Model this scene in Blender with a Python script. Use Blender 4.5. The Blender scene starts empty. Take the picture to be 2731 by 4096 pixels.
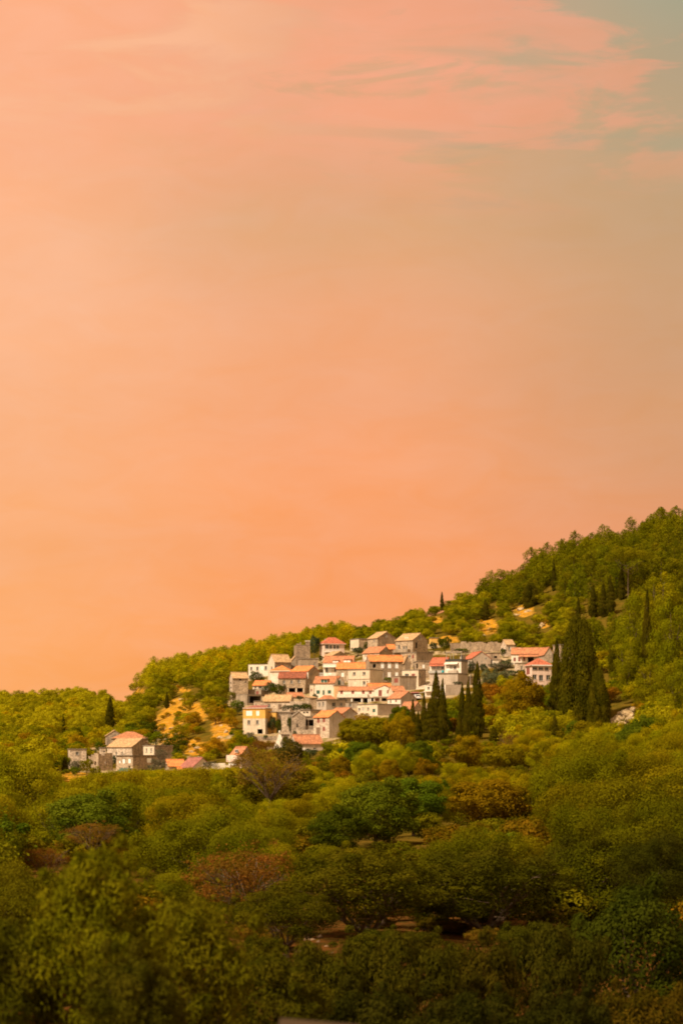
import bpy, bmesh, math, random
import numpy as np
from mathutils import Vector, Matrix, noise as mnoise

random.seed(11)
rng = np.random.default_rng(11)
SC = bpy.context.scene
COLL = SC.collection
K = 24.0 / 75.0 / 2731.0      # metres per photo pixel at one metre distance (75 mm lens, 24 mm wide frame)
HZ = 3050.0                   # photo row of the horizon
CROPS = {'a': (870, 2480, 530 / 1568), 'b': (1350, 2480, 530 / 1568), 'c': (1800, 2450, 530 / 1568),
         'd': (240, 2840, 560 / 1568), 'e': (740, 2740, 620 / 1568), 'f': (1500, 2000, 1231 / 1568),
         'g': (0, 2500, 1000 / 1568), 'h': (1340, 2700, 360 / 1568), 'i': (1690, 2570, 300 / 1568), 'F': (0, 0, 1.0)}

# ---------------------------------------------------------------- terrain
COLS = [-600, 0, 300, 480, 600, 900, 1300, 1500, 1700, 2050, 2200, 2350, 2731, 3300]
ROWS = {
    60: [4190] * 14,
    100: [3800] * 14,
    150: [3575, 3570, 3570, 3570, 3570, 3570, 3565, 3560, 3560, 3555, 3550, 3550, 3550, 3550],
    250: [3365, 3362, 3360, 3360, 3360, 3350, 3340, 3330, 3320, 3300, 3295, 3290, 3290, 3290],
    350: [3265, 3260, 3260, 3258, 3255, 3240, 3210, 3195, 3180, 3160, 3150, 3140, 3130, 3110],
    450: [3195, 3190, 3180, 3175, 3170, 3150, 3110, 3090, 3075, 3050, 3040, 3030, 3010, 2980],
    520: [3140, 3130, 3110, 3107, 3105, 3075, 3040, 3010, 2995, 2985, 2972, 2960, 2930, 2880],
    560: [3100, 3090, 3080, 3075, 3070, 3030, 3000, 2935, 2930, 2920, 2910, 2900, 2840, 2780],
    640: [3025, 3010, 2990, 2975, 2960, 2860, 2820, 2790, 2760, 2740, 2715, 2690, 2600, 2500],
    720: [2965, 2950, 2930, 2900, 2860, 2730, 2640, 2620, 2600, 2570, 2535, 2500, 2400, 2280],
    800: [2910, 2900, 2870, 2850, 2770, 2690, 2590, 2560, 2510, 2440, 2385, 2330, 2230, 2100],
    900: [2830, 2820, 2805, 2822, 2705, 2660, 2580, 2550, 2470, 2360, 2255, 2210, 2112, 1970],
}
YK = [-8000, -40, 0, 10, 25, 60, 100, 150, 250, 350, 450, 520, 560, 640, 720, 800, 900, 1000, 1400, 2500, 9000]


def ground_z(X, Y):
    X = np.atleast_1d(np.asarray(X, float)); Y = np.atleast_1d(np.asarray(Y, float))
    px = np.clip(X / (K * np.maximum(Y, 5.0)) + 1365.5, -600, 3300)
    zs = []
    for y in YK:
        if y in ROWS:
            zs.append((HZ - np.interp(px, COLS, ROWS[y])) * K * y)
        elif y < 60:
            zs.append(np.full_like(px, {-8000: -3.0, -40: -2.6, 0: -2.8, 10: -3.6, 25: -5.6}[y]))
        else:
            zr = (HZ - np.interp(px, COLS, ROWS[900])) * K * 900
            zs.append({1000: zr - 10, 1400: zr * 0.2 - 10, 2500: np.full_like(px, -18.0), 9000: np.full_like(px, -20.0)}[y])
    zs = np.array(zs)
    i = np.clip(np.searchsorted(YK, Y) - 1, 0, len(YK) - 2)
    y0 = np.array(YK, float)[i]; y1 = np.array(YK, float)[i + 1]
    t = np.clip((Y - y0) / (y1 - y0), 0, 1)
    ar = np.arange(len(Y))
    z = zs[i, ar] * (1 - t) + zs[i + 1, ar] * t
    z += 0.22 * np.sin(X * 0.21 + 1.3) * np.cos(Y * 0.17) + 0.15 * np.sin(X * 0.43 + Y * 0.37)
    return z


def gz(x, y):
    return float(ground_z([x], [y])[0])


_YS = np.arange(30.0, 905.0, 0.5)


def ray_ground(px, row):
    """distance at which the line of sight through a photo pixel meets the terrain"""
    z = ground_z(_YS * K * (px - 1365.5), _YS)
    r = HZ - z / (K * _YS)
    hit = np.nonzero(r <= row)[0]
    return float(_YS[hit[0]]) if len(hit) else 890.0


def P(px, row, Y):
    return Vector((Y * K * (px - 1365.5), Y, Y * K * (HZ - row)))


def to_px(x, y, z):
    return x / (K * y) + 1365.5, HZ - z / (K * y)


def full(c, x, y=None):
    ox, oy, s = CROPS[c]
    return (ox + x * s) if y is None else (ox + x * s, oy + y * s)


# ---------------------------------------------------------------- mesh collecting
class MB:
    def __init__(self):
        self.v = []; self.f = []; self.m = []; self.mats = []

    def slot(self, mat):
        if mat not in self.mats:
            self.mats.append(mat)
        return self.mats.index(mat)

    def poly(self, pts, mat):
        n = len(self.v)
        self.v += [tuple(p) for p in pts]
        self.f.append(tuple(range(n, n + len(pts)))); self.m.append(self.slot(mat))

    def box(self, x0, x1, y0, y1, z0, z1, mat):
        p = [(x0, y0, z0), (x1, y0, z0), (x1, y1, z0), (x0, y1, z0), (x0, y0, z1), (x1, y0, z1), (x1, y1, z1), (x0, y1, z1)]
        n = len(self.v); self.v += p; s = self.slot(mat)
        for f in ((0, 3, 2, 1), (4, 5, 6, 7), (0, 1, 5, 4), (1, 2, 6, 5), (2, 3, 7, 6), (3, 0, 4, 7)):
            self.f.append(tuple(n + i for i in f)); self.m.append(s)

    def slab(self, top, t, mat):
        """a plate: polygon TOP and the same polygon T lower, with its sides"""
        n = len(self.v); k = len(top); s = self.slot(mat)
        self.v += [tuple(p) for p in top] + [(p[0], p[1], p[2] - t) for p in top]
        self.f.append(tuple(range(n, n + k))); self.m.append(s)
        self.f.append(tuple(range(n + 2 * k - 1, n + k - 1, -1))); self.m.append(s)
        for i in range(k):
            j = (i + 1) % k
            self.f.append((n + i, n + k + i, n + k + j, n + j)); self.m.append(s)

    def tube(self, pts, radii, mat, sides=6):
        n0 = len(self.v); s = self.slot(mat)
        pts = [Vector(p) for p in pts]
        for i, p in enumerate(pts):
            d = (pts[min(i + 1, len(pts) - 1)] - pts[max(i - 1, 0)]).normalized()
            u = d.cross(Vector((0, 0, 1)) if abs(d.z) < 0.9 else Vector((1, 0, 0))).normalized(); w = d.cross(u)
            for k in range(sides):
                a = 2 * math.pi * k / sides
                self.v.append(tuple(p + (u * math.cos(a) + w * math.sin(a)) * radii[i]))
        for i in range(len(pts) - 1):
            for k in range(sides):
                a = n0 + i * sides + k; b = n0 + i * sides + (k + 1) % sides
                self.f.append((a, b, b + sides, a + sides)); self.m.append(s)
        self.f.append(tuple(n0 + k for k in range(sides))); self.m.append(s)
        self.f.append(tuple(n0 + (len(pts) - 1) * sides + k for k in range(sides))[::-1]); self.m.append(s)

    def mesh(self, name, smooth=False):
        me = bpy.data.meshes.new(name)
        me.from_pydata(self.v, [], self.f)
        for m in self.mats:
            me.materials.append(m)
        me.polygons.foreach_set('material_index', self.m)
        if smooth:
            me.polygons.foreach_set('use_smooth', [True] * len(self.f))
        me.update()
        return me

    def build(self, name, parent=None, smooth=False, loc=None):
        o = bpy.data.objects.new(name, self.mesh(name, smooth)); COLL.objects.link(o)
        if parent is not None:
            o.parent = parent
        if loc is not None:
            o.location = loc
        return o


def tag(o, label=None, cat=None, group=None, kind=None):
    for k, v in (('label', label), ('category', cat), ('group', group), ('kind', kind)):
        if v:
            o[k] = v
    return o


def empty(name, loc, rz=0.0):
    o = bpy.data.objects.new(name, None); COLL.objects.link(o)
    o.location = loc; o.rotation_euler = (0, 0, rz); o.empty_display_size = 0.5
    return o


# ---------------------------------------------------------------- materials
def lin(c):
    return tuple(((v / 255) / 12.92 if v / 255 <= 0.04045 else ((v / 255 + 0.055) / 1.055) ** 2.4) for v in c) + (1.0,)


def new_mat(name, rough=0.9):
    m = bpy.data.materials.new(name); m.use_nodes = True
    nt = m.node_tree; nt.nodes.clear()
    out = nt.nodes.new('ShaderNodeOutputMaterial'); b = nt.nodes.new('ShaderNodeBsdfPrincipled')
    b.inputs['Roughness'].default_value = rough
    b.inputs['Specular IOR Level'].default_value = 0.2
    nt.links.new(b.outputs[0], out.inputs[0])
    return m, nt, b


def rough_mat(name, c1, c2, scale=0.8, fine=6.0, bump=0.25, stain=None, rough=0.92, cells=None):
    """weathered surface: large patches of two colours, fine grain, optional stains and stone cells"""
    m, nt, b = new_mat(name, rough)
    N = nt.nodes.new; L = nt.links.new
    geo = N('ShaderNodeNewGeometry')
    n1 = N('ShaderNodeTexNoise'); n1.inputs['Scale'].default_value = scale; n1.inputs['Detail'].default_value = 5; n1.inputs['Roughness'].default_value = 0.65
    L(geo.outputs['Position'], n1.inputs['Vector'])
    r1 = N('ShaderNodeMapRange'); r1.inputs['From Min'].default_value = 0.34; r1.inputs['From Max'].default_value = 0.66
    L(n1.outputs['Fac'], r1.inputs['Value'])
    mix = N('ShaderNodeMix'); mix.data_type = 'RGBA'; mix.inputs['A'].default_value = c1; mix.inputs['B'].default_value = c2
    L(r1.outputs['Result'], mix.inputs['Factor'])
    col = mix.outputs['Result']
    n2 = N('ShaderNodeTexNoise'); n2.inputs['Scale'].default_value = fine; n2.inputs['Detail'].default_value = 3
    L(geo.outputs['Position'], n2.inputs['Vector'])
    height = n2.outputs['Fac']
    if cells:
        sc = N('ShaderNodeMapping'); sc.inputs['Scale'].default_value = (1, 1, 1.7); L(geo.outputs['Position'], sc.inputs['Vector'])
        v = N('ShaderNodeTexVoronoi'); v.inputs['Scale'].default_value = cells; L(sc.outputs[0], v.inputs['Vector'])
        hs = N('ShaderNodeHueSaturation')
        rv = N('ShaderNodeMapRange'); rv.inputs['To Min'].default_value = 0.62; rv.inputs['To Max'].default_value = 1.3
        sep = N('ShaderNodeSeparateColor'); L(v.outputs['Color'], sep.inputs[0]); L(sep.outputs[0], rv.inputs['Value'])
        L(rv.outputs['Result'], hs.inputs['Value']); L(col, hs.inputs['Color']); col = hs.outputs['Color']
    hv = N('ShaderNodeHueSaturation'); rr = N('ShaderNodeMapRange'); rr.inputs['From Min'].default_value = 0.3; rr.inputs['From Max'].default_value = 0.7
    rr.inputs['To Min'].default_value = 0.78; rr.inputs['To Max'].default_value = 1.18
    L(n2.outputs['Fac'], rr.inputs['Value']); L(rr.outputs['Result'], hv.inputs['Value']); L(col, hv.inputs['Color']); col = hv.outputs['Color']
    if stain:
        mp = N('ShaderNodeMapping'); mp.inputs['Scale'].default_value = (1.1, 1.1, 0.22); L(geo.outputs['Position'], mp.inputs['Vector'])
        n3 = N('ShaderNodeTexNoise'); n3.inputs['Scale'].default_value = 1.2; n3.inputs['Detail'].default_value = 6; L(mp.outputs[0], n3.inputs['Vector'])
        r3 = N('ShaderNodeMapRange'); r3.inputs['From Min'].default_value = 0.5; r3.inputs['From Max'].default_value = 0.72; r3.inputs['To Max'].default_value = 0.75
        L(n3.outputs['Fac'], r3.inputs['Value'])
        mx = N('ShaderNodeMix'); mx.data_type = 'RGBA'; L(r3.outputs['Result'], mx.inputs['Factor']); L(col, mx.inputs['A']); mx.inputs['B'].default_value = stain
        col = mx.outputs['Result']
    L(col, b.inputs['Base Color'])
    bp = N('ShaderNodeBump'); bp.inputs['Strength'].default_value = bump; bp.inputs['Distance'].default_value = 0.08
    L(height, bp.inputs['Height']); L(bp.outputs[0], b.inputs['Normal'])
    return m


def C3(r, g, b):
    return (r, g, b, 1.0)


W = {
    'stone': rough_mat('wall stone tan', C3(.46, .345, .235), C3(.33, .24, .16), .5, 5, .5, C3(.18, .13, .09), cells=2.6),
    'brownstone': rough_mat('wall stone brown', C3(.37, .265, .175), C3(.26, .185, .12), .5, 5, .5, C3(.14, .10, .068), cells=2.6),
    'greystone': rough_mat('wall stone grey', C3(.41, .32, .24), C3(.29, .225, .165), .5, 5, .5, C3(.16, .125, .095), cells=2.4),
    'lightstone': rough_mat('wall stone pale', C3(.60, .48, .37), C3(.44, .34, .25), .6, 5, .5, C3(.25, .19, .135), cells=2.4),
    'cream': rough_mat('plaster cream', C3(.66, .55, .42), C3(.56, .455, .34), .4, 4, .15, C3(.40, .31, .225)),
    'white': rough_mat('plaster white', C3(.74, .66, .56), C3(.64, .55, .45), .4, 4, .12, C3(.52, .45, .37)),
    'grey': rough_mat('plaster grey', C3(.49, .40, .32), C3(.40, .32, .25), .4, 4, .15, C3(.25, .195, .145)),
    'concrete': rough_mat('concrete brown grey', C3(.37, .285, .205), C3(.28, .215, .155), .5, 5, .25, C3(.15, .115, .08)),
    'yellow': rough_mat('plaster yellow', C3(.68, .40, .10), C3(.60, .34, .08), .5, 4, .12, C3(.50, .29, .09)),
    'pink': rough_mat('plaster pink', C3(.72, .55, .46), C3(.62, .46, .38), .4, 4, .12, C3(.46, .34, .28)),
    'peach': rough_mat('plaster peach', C3(.66, .42, .22), C3(.58, .36, .19), .4, 4, .12, C3(.46, .28, .15)),
}


def tile_mat(name, c1, c2, c3):
    return rough_mat(name, c1, c2, .7, 4.5, .5, c3, .85, cells=3.2)


R = {
    'orange': tile_mat('tiles orange', C3(.66, .235, .07), C3(.52, .175, .06), C3(.38, .145, .065)),
    'redorange': tile_mat('tiles red orange', C3(.50, .195, .09), C3(.36, .155, .08), C3(.24, .11, .065)),
    'red': tile_mat('tiles red', C3(.46, .13, .07), C3(.38, .11, .06), C3(.27, .09, .05)),
    'darkred': tile_mat('tiles old dark red', C3(.30, .09, .05), C3(.22, .07, .04), C3(.13, .055, .035)),
    'tan': tile_mat('roof slabs tan', C3(.50, .315, .16), C3(.40, .25, .13), C3(.26, .165, .095)),
    'mauve': tile_mat('tiles mauve', C3(.34, .13, .10), C3(.28, .105, .085), C3(.2, .08, .06)),
    'slab': rough_mat('flat roof concrete', C3(.26, .21, .16), C3(.20, .16, .12), .6, 4, .2, C3(.1, .08, .06)),
}


def plain(name, c, rough=0.6, spec=0.3, var=0.12):
    m, nt, b = new_mat(name, rough)
    b.inputs['Specular IOR Level'].default_value = spec
    g = nt.nodes.new('ShaderNodeNewGeometry'); n = nt.nodes.new('ShaderNodeTexNoise'); n.inputs['Scale'].default_value = 2.5
    nt.links.new(g.outputs['Position'], n.inputs['Vector'])
    r = nt.nodes.new('ShaderNodeMapRange'); r.inputs['To Min'].default_value = 1 - var; r.inputs['To Max'].default_value = 1 + var
    nt.links.new(n.outputs['Fac'], r.inputs['Value'])
    h = nt.nodes.new('ShaderNodeHueSaturation'); h.inputs['Color'].default_value = c
    nt.links.new(r.outputs['Result'], h.inputs['Value']); nt.links.new(h.outputs[0], b.inputs['Base Color'])
    return m


GLASS = plain('window glass', C3(.035, .035, .035), .12, .5)
DARK = plain('dark interior', C3(.03, .024, .02), .9, .1)
SH = {'w': plain('shutter white', C3(.85, .83, .80)), 'r': plain('shutter red brown', C3(.24, .075, .055)), 'g': plain('shutter green', C3(.035, .10, .075)),
      'b': plain('door brown', C3(.20, .13, .085)), 'y': plain('shutter grey', C3(.40, .38, .34)), 'c': plain('blind cream', C3(.72, .60, .47))}
FRAME = plain('window frame pale', C3(.60, .55, .48)); FRAME_D = plain('window frame brown', C3(.22, .17, .13))
METAL = plain('painted metal', C3(.30, .28, .26), .4, .5); WHITEP = plain('white paint', C3(.80, .77, .72), .5)
# ---------------------------------------------------------------- buildings
CARVE = []
HOUSES = []      # (px0, px1, top row, base row, distance) for the trees to keep clear of


def wall_face(mb, o, u, Wd, z0, z1, holes, inn, depth, mat):
    o = Vector(o); u = Vector(u); inn = Vector(inn)
    us = sorted({0.0, Wd, *[min(max(h[i], 0), Wd) for h in holes for i in (0, 1)]})
    zs = sorted({z0, z1, *[min(max(h[i], z0), z1) for h in holes for i in (2, 3)]})
    pt = lambda a, z, d=0.0: o + u * a + inn * d + Vector((0, 0, z))
    for i in range(len(us) - 1):
        for j in range(len(zs) - 1):
            a, b, c, d = us[i], us[i + 1], zs[j], zs[j + 1]
            if b - a < 1e-5 or d - c < 1e-5 or any(h[0] < (a + b) / 2 < h[1] and h[2] < (c + d) / 2 < h[3] for h in holes):
                continue
            mb.poly([pt(a, c), pt(b, c), pt(b, d), pt(a, d)], mat)
    for h in holes:
        a, b, c, d = h
        for p in (((a, c), (b, c)), ((b, c), (b, d)), ((b, d), (a, d)), ((a, d), (a, c))):
            mb.poly([pt(*p[0]), pt(*p[1]), pt(*p[1], depth), pt(*p[0], depth)], mat)


class House:
    def __init__(self, name, label, crop, xl, xc, xr, base, eave, ridge=None, roof='flat', wall='stone', rmat='tan', a=None, wins=(),
                 cat='house', chims=(), group=None, depth=7.0, wall_l=None, over=0.3, jag=0.6, found=4.0, Y=None, parapet=0.45):
        s = CROPS[crop][2]; self.crop = crop
        fxc, fbase = full(crop, xc, base)
        self.Y0 = Y0 = Y if Y else ray_ground(fxc, fbase)
        self.m = m = s * K * Y0
        wl, wr = max(xc - xl, 0) * m, max(xr - xc, 0) * m
        if a is None:
            a = math.degrees(math.atan2(max(wl, .01), max(wr, .01))); a = min(max(a, 13), 77)
        a = math.radians(a)
        self.WR = WR = wr / math.cos(a) if wr > 0.3 else depth
        self.WL = WL = wl / math.sin(a) if wl > 0.3 else depth
        self.xl, self.xc, self.xr, self.base = xl, xc, xr, base
        if WL < .6 * depth:
            self.WL = WL = depth
        if WR < .6 * depth and wr <= .3:
            self.WR = WR = depth
        loc = P(fxc, fbase, Y0)
        self.root = tag(empty(name, loc, a), label, cat, group, 'thing')
        self.ze = ze = (base - eave) * m
        self.zr = zr = (base - ridge) * m if ridge is not None else ze
        self.a = a
        x0 = full(crop, xl); x1 = full(crop, xr); top = full(crop, 0, min(eave, ridge if ridge is not None else eave))[1]
        HOUSES.append((x0, x1, top, fbase, Y0 + 3, loc.x + math.cos(a) * WR / 2 - math.sin(a) * WL / 2, Y0 + math.sin(a) * WR / 2 + math.cos(a) * WL / 2, (WR + WL) / 4))
        CARVE.append((loc.x, loc.y, loc.z, a, WR, WL))
        holes = {'R': [], 'L': []}; todo = []
        for w in wins:
            x, y, ww, hh, st = w[:5]
            face = w[5] if len(w) > 5 else ('R' if x > xc else 'L')
            u, z = self.uz(face, x, y); hw = ww * m / 2 * ((WR / max(wr, .3)) if face == 'R' else (WL / max(wl, .3))); hh = hh * m / 2
            if face == 'L':
                hw = min(hw, .9 * WL / 2)
            Wd = WR if face == 'R' else WL
            hole = (max(.12, u - hw), min(Wd - .12, u + hw), z - hh, min(z + hh, ze - .08))
            if hole[1] - hole[0] < .15:
                continue
            if z + hh > ze - .02 and hole[3] - hole[2] < hh:       # up in the gable: set on the wall
                todo.append((face, (u - hw, u + hw, z - hh, z + hh), st, True)); continue
            holes[face].append(hole); todo.append((face, hole, st, False))
        wm = W[wall]; wlm = W[wall_l] if wall_l else wm  # left faces take a paler wall, their sunlit tone put into the material
        mb = MB()
        if roof == 'ruin':
            self.ruin_walls(mb, wm, holes, jag)
        else:
            zt = ze + (parapet if roof == 'parapet' else 0)
            wall_face(mb, (0, 0, 0), (1, 0, 0), WR, -found, zt, holes['R'], (0, 1, 0), .26, wm)
            wall_face(mb, (0, WL, 0), (0, -1, 0), WL, -found, zt, [(WL - h[1], WL - h[0], h[2], h[3]) for h in holes['L']], (1, 0, 0), .26, wlm)
            wall_face(mb, (WR, 0, 0), (0, 1, 0), WL, -found, zt, [], (-1, 0, 0), .2, wm)
            wall_face(mb, (WR, WL, 0), (-1, 0, 0), WR, -found, zt, [], (0, -1, 0), .2, wm)
            if roof == 'slopeR':
                mb.poly([(0, WL, ze), (0, 0, ze), (0, WL / 2, zr)], wlm); mb.poly([(WR, 0, ze), (WR, WL, ze), (WR, WL / 2, zr)], wm)
            if roof == 'slopeL':
                mb.poly([(0, 0, ze), (WR, 0, ze), (WR / 2, 0, zr)], wm); mb.poly([(WR, WL, ze), (0, WL, ze), (WR / 2, WL, zr)], wm)
            if roof == 'shedR':
                mb.poly([(0, WL, ze), (0, 0, ze), (0, WL, zr)], wlm); mb.poly([(WR, 0, ze), (WR, WL, ze), (WR, WL, zr)], wm)
                mb.poly([(WR, WL, ze), (0, WL, ze), (0, WL, zr), (WR, WL, zr)], wm)
            if roof == 'shedL':
                mb.poly([(0, 0, ze), (WR, 0, ze), (WR, 0, zr)], wm); mb.poly([(WR, WL, ze), (0, WL, ze), (WR, WL, zr)], wm)
                mb.poly([(WR, 0, ze), (WR, WL, ze), (WR, WL, zr), (WR, 0, zr)], wm)
        mb.build('wall', self.root)
        self.roof = self.make_roof(roof, R[rmat], over, parapet, wm)
        for w in todo:
            self.window(*w)
        for c in chims:
            self.chimney(*c)

    def uz(self, face, x, y):
        z = (self.base - y) * self.m
        if face == 'R':
            return (x - self.xc) / max(self.xr - self.xc, 1e-3) * self.WR, z
        return (self.xc - x) / max(self.xc - self.xl, 1e-3) * self.WL, z

    def ruin_walls(self, mb, wm, holes, jag):
        rnd = random.Random(int(self.xl * 7 + self.base))
        for face, Wd in (('R', self.WR), ('L', self.WL), ('B', self.WR), ('E', self.WL)):
            hs = holes.get(face, [])
            n = max(3, int(Wd / .8)); cuts = sorted({0.0, Wd, *[i * Wd / n for i in range(n)], *[h[i] for h in hs for i in (0, 1)]})
            t = .45; lvl = rnd.uniform(-.2, .2)
            for i in range(len(cuts) - 1):
                u0, u1 = cuts[i], cuts[i + 1]
                if u1 - u0 < .02:
                    continue
                lvl = max(-jag * 1.6, min(.15, lvl + rnd.uniform(-jag, jag)))
                top = self.ze + lvl
                spans = [(-4.0, top)]
                for h in hs:
                    if h[0] < (u0 + u1) / 2 < h[1]:
                        spans = [(-4.0, h[2]), (h[3], max(top, h[3] + .25))]
                for z0, z1 in spans:
                    if face == 'R':
                        mb.box(u0, u1, 0, t, z0, z1, wm)
                    elif face == 'B':
                        mb.box(u0, u1, self.WL - t, self.WL, z0, z1, wm)
                    elif face == 'L':
                        mb.box(0, t, max(u0, t), min(u1, self.WL - t), z0, z1, wm) if u1 > t and u0 < self.WL - t else None
                    else:
                        mb.box(self.WR - t, self.WR, max(u0, t), min(u1, self.WL - t), z0, z1, wm) if u1 > t and u0 < self.WL - t else None

    def make_roof(self, roof, rm, o, parapet, wm):
        WR, WL, ze, zr = self.WR, self.WL, self.ze, self.zr
        mb = MB(); g = .14; th = .13
        if roof == 'slopeR':
            t = (zr - ze) / (WL / 2)
            for sgn in (0, 1):
                y0 = -o if sgn == 0 else WL + o
                q = [(-g, y0, ze - o * t + th), (WR + g, y0, ze - o * t + th), (WR + g, WL / 2, zr + th), (-g, WL / 2, zr + th)]
                mb.slab(q if sgn == 0 else q[::-1], th, rm)
            mb.tube([(-g, WL / 2, zr + th), (WR + g, WL / 2, zr + th)], [.13, .13], rm, 8)
        elif roof == 'slopeL':
            t = (zr - ze) / (WR / 2)
            for sgn in (0, 1):
                x0 = -o if sgn == 0 else WR + o
                q = [(x0, WL + g, ze - o * t + th), (x0, -g, ze - o * t + th), (WR / 2, -g, zr + th), (WR / 2, WL + g, zr + th)]
                mb.slab(q if sgn == 0 else q[::-1], th, rm)
            mb.tube([(WR / 2, -g, zr + th), (WR / 2, WL + g, zr + th)], [.13, .13], rm, 8)
        elif roof == 'shedR':
            t = (zr - ze) / WL
            mb.slab([(-g, -o, ze - o * t + th), (WR + g, -o, ze - o * t + th), (WR + g, WL, zr + th), (-g, WL, zr + th)], th, rm)
        elif roof == 'shedL':
            t = (zr - ze) / WR
            mb.slab([(-o, WL + g, ze - o * t + th), (-o, -g, ze - o * t + th), (WR, -g, zr + th), (WR, WL + g, zr + th)], th, rm)
        elif roof == 'hip':
            e = [(-o, -o), (WR + o, -o), (WR + o, WL + o), (-o, WL + o)]
            if WR >= WL:
                k = WL * .5; r0, r1 = (min(k, WR * .46), WL / 2), (WR - min(k, WR * .46), WL / 2)
                faces = [(e[0], e[1], r1, r0), (e[1], e[2], r1), (e[2], e[3], r0, r1), (e[3], e[0], r0)]
            else:
                k = WR * .5; r0, r1 = (WR / 2, min(k, WL * .46)), (WR / 2, WL - min(k, WL * .46))
                faces = [(e[0], e[1], r0), (e[1], e[2], r1, r0), (e[2], e[3], r1), (e[3], e[0], r0, r1)]
            for f in faces:
                mb.poly([(p[0], p[1], (zr if p in (r0, r1) else ze) + th) for p in f], rm)
            mb.box(-o, WR + o, -o, WL + o, ze - .05, ze + th - .003, wm)
        elif roof == 'flat':
            mb.box(-o * .5, WR + o * .5, -o * .5, WL + o * .5, ze + .002, ze + .2, rm)
        elif roof == 'parapet':
            mb.box(.02, WR - .02, .02, WL - .02, ze - .25, ze, rm)
            for b in ((-.06, WR + .06, -.06, .2), (-.06, WR + .06, WL - .2, WL + .06), (-.06, .2, .2, WL - .2), (WR - .2, WR + .06, .2, WL - .2)):
                mb.box(*b, ze + parapet, ze + parapet + .1, rm)
        else:
            return None
        return mb.build('roof', self.root)

    def P(self, face, u, z, out=0.0):
        return Vector((u, -out, z)) if face == 'R' else Vector((-out, u, z))

    def fbox(self, mb, face, u0, u1, z0, z1, o0, o1, mat):
        """box on a wall face: U range, Z range, and how far out of the wall it runs (negative is inside)"""
        if face == 'R':
            mb.box(u0, u1, -o1, -o0, z0, z1, mat)
        else:
            mb.box(-o1, -o0, u0, u1, z0, z1, mat)

    def window(self, face, h, st, proud):
        a, b, c, d = h
        if st == 'o':
            return
        off = .17 if proud else 0.0
        fw = min(.09, (b - a) * .14)
        mb = MB(); nm = 'window'
        if st in SH:
            nm = 'door' if st == 'b' else 'shutter'
            mid = (a + b) / 2
            self.fbox(mb, face, a + .01, mid - .015, c + .01, d - .01, -.10 + off, -.05 + off, SH[st]); self.fbox(mb, face, mid + .015, b - .01, c + .01, d - .01, -.10 + off, -.05 + off, SH[st])
            n = max(3, int((d - c) / .22))
            for i in range(1, n):
                z = c + (d - c) * i / n
                self.fbox(mb, face, a + .05, mid - .05, z - .02, z + .02, -.05 + off, -.035 + off, SH[st]); self.fbox(mb, face, mid + .05, b - .05, z - .02, z + .02, -.05 + off, -.035 + off, SH[st])
            mb.build(nm, self.root)
            return
        fm = FRAME if st in ('d', 'p') else FRAME_D
        for q in ((a, a + fw, c, d), (b - fw, b, c, d), (a + fw, b - fw, c, c + fw), (a + fw, b - fw, d - fw, d)):
            self.fbox(mb, face, q[0] + .004, q[1] - .004, q[2] + .004, q[3] - .004, -.20 + off, -.12 + off, fm)
        mid = (a + b) / 2
        self.fbox(mb, face, mid - .03, mid + .03, c + fw, d - fw, -.2 + off, -.13 + off, fm)
        w = mb.build(nm, self.root)
        pb = MB(); self.fbox(pb, face, a + fw, b - fw, c + fw, d - fw, -.19 + off, -.17 + off, GLASS); pb.build('pane', w)
        if not proud:
            sb = MB(); self.fbox(sb, face, a - .1, b + .1, c - .09, c - .002, -.10, .09, FRAME_D if st != 'p' else WHITEP); sb.build('sill', w)

    def chimney(self, x, ytop, w=.55):
        u, z = self.uz('R', x, ytop); y = self.WL * .5
        mb = MB(); zb = min(self.zr, z) - 2.2
        mb.box(u - w / 2, u + w / 2, y - w / 2, y + w / 2, max(zb, self.ze - .5), z - .16, W['lightstone'])
        mb.box(u - w / 2 - .08, u + w / 2 + .08, y - w / 2 - .08, y + w / 2 + .08, z - .16, z, W['cream'])
        mb.build('chimney', self.roof or self.root)

    def part(self, name, face, boxes, mat, parent=None):
        """extra part made of boxes given in photo crop pixels: (x0, x1, y0, y1, out0, out1)"""
        mb = MB()
        for x0, x1, y0, y1, o0, o1 in boxes:
            u0, z1 = self.uz(face, x0, y0); u1, z0 = self.uz(face, x1, y1)
            self.fbox(mb, face, min(u0, u1), max(u0, u1), z0, z1, o0, o1, mat)
        return mb.build(name, parent or self.root)

    def rail(self, face, x0, x1, ytop, ybot, out, mat, n=None):
        """balcony: a slab, corner posts, balusters and a hand rail"""
        u0, zt = self.uz(face, x0, ytop); u1, zb = self.uz(face, x1, ybot)
        u0, u1 = min(u0, u1), max(u0, u1)
        mb = MB(); self.fbox(mb, face, u0, u1, zb - .18, zb, .01, out, mat); b = mb.build('balcony', self.root)
        mb = MB(); self.fbox(mb, face, u0, u1, zt - .1, zt, out - .12, out, mat)
        n = n or max(4, int((u1 - u0) / .3))
        for i in range(n + 1):
            u = u0 + .06 + (u1 - u0 - .12) * i / n
            self.fbox(mb, face, u - .045, u + .045, zb + .002, zt - .1, out - .1, out - .02, mat)
        mb.build('railing', b)
        return b

    def awning(self, name, face, x0, x1, y0, y1, out, mat):
        u0, z1 = self.uz(face, x0, y0); u1, z0 = self.uz(face, x1, y1); u0, u1 = min(u0, u1), max(u0, u1)
        mb = MB(); q = [self.P(face, u0, z0, out), self.P(face, u1, z0, out), self.P(face, u1, z1, .01), self.P(face, u0, z1, .01)]
        mb.slab(q if face == 'R' else q[::-1], .1, mat)
        return mb.build(name, self.root)

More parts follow.
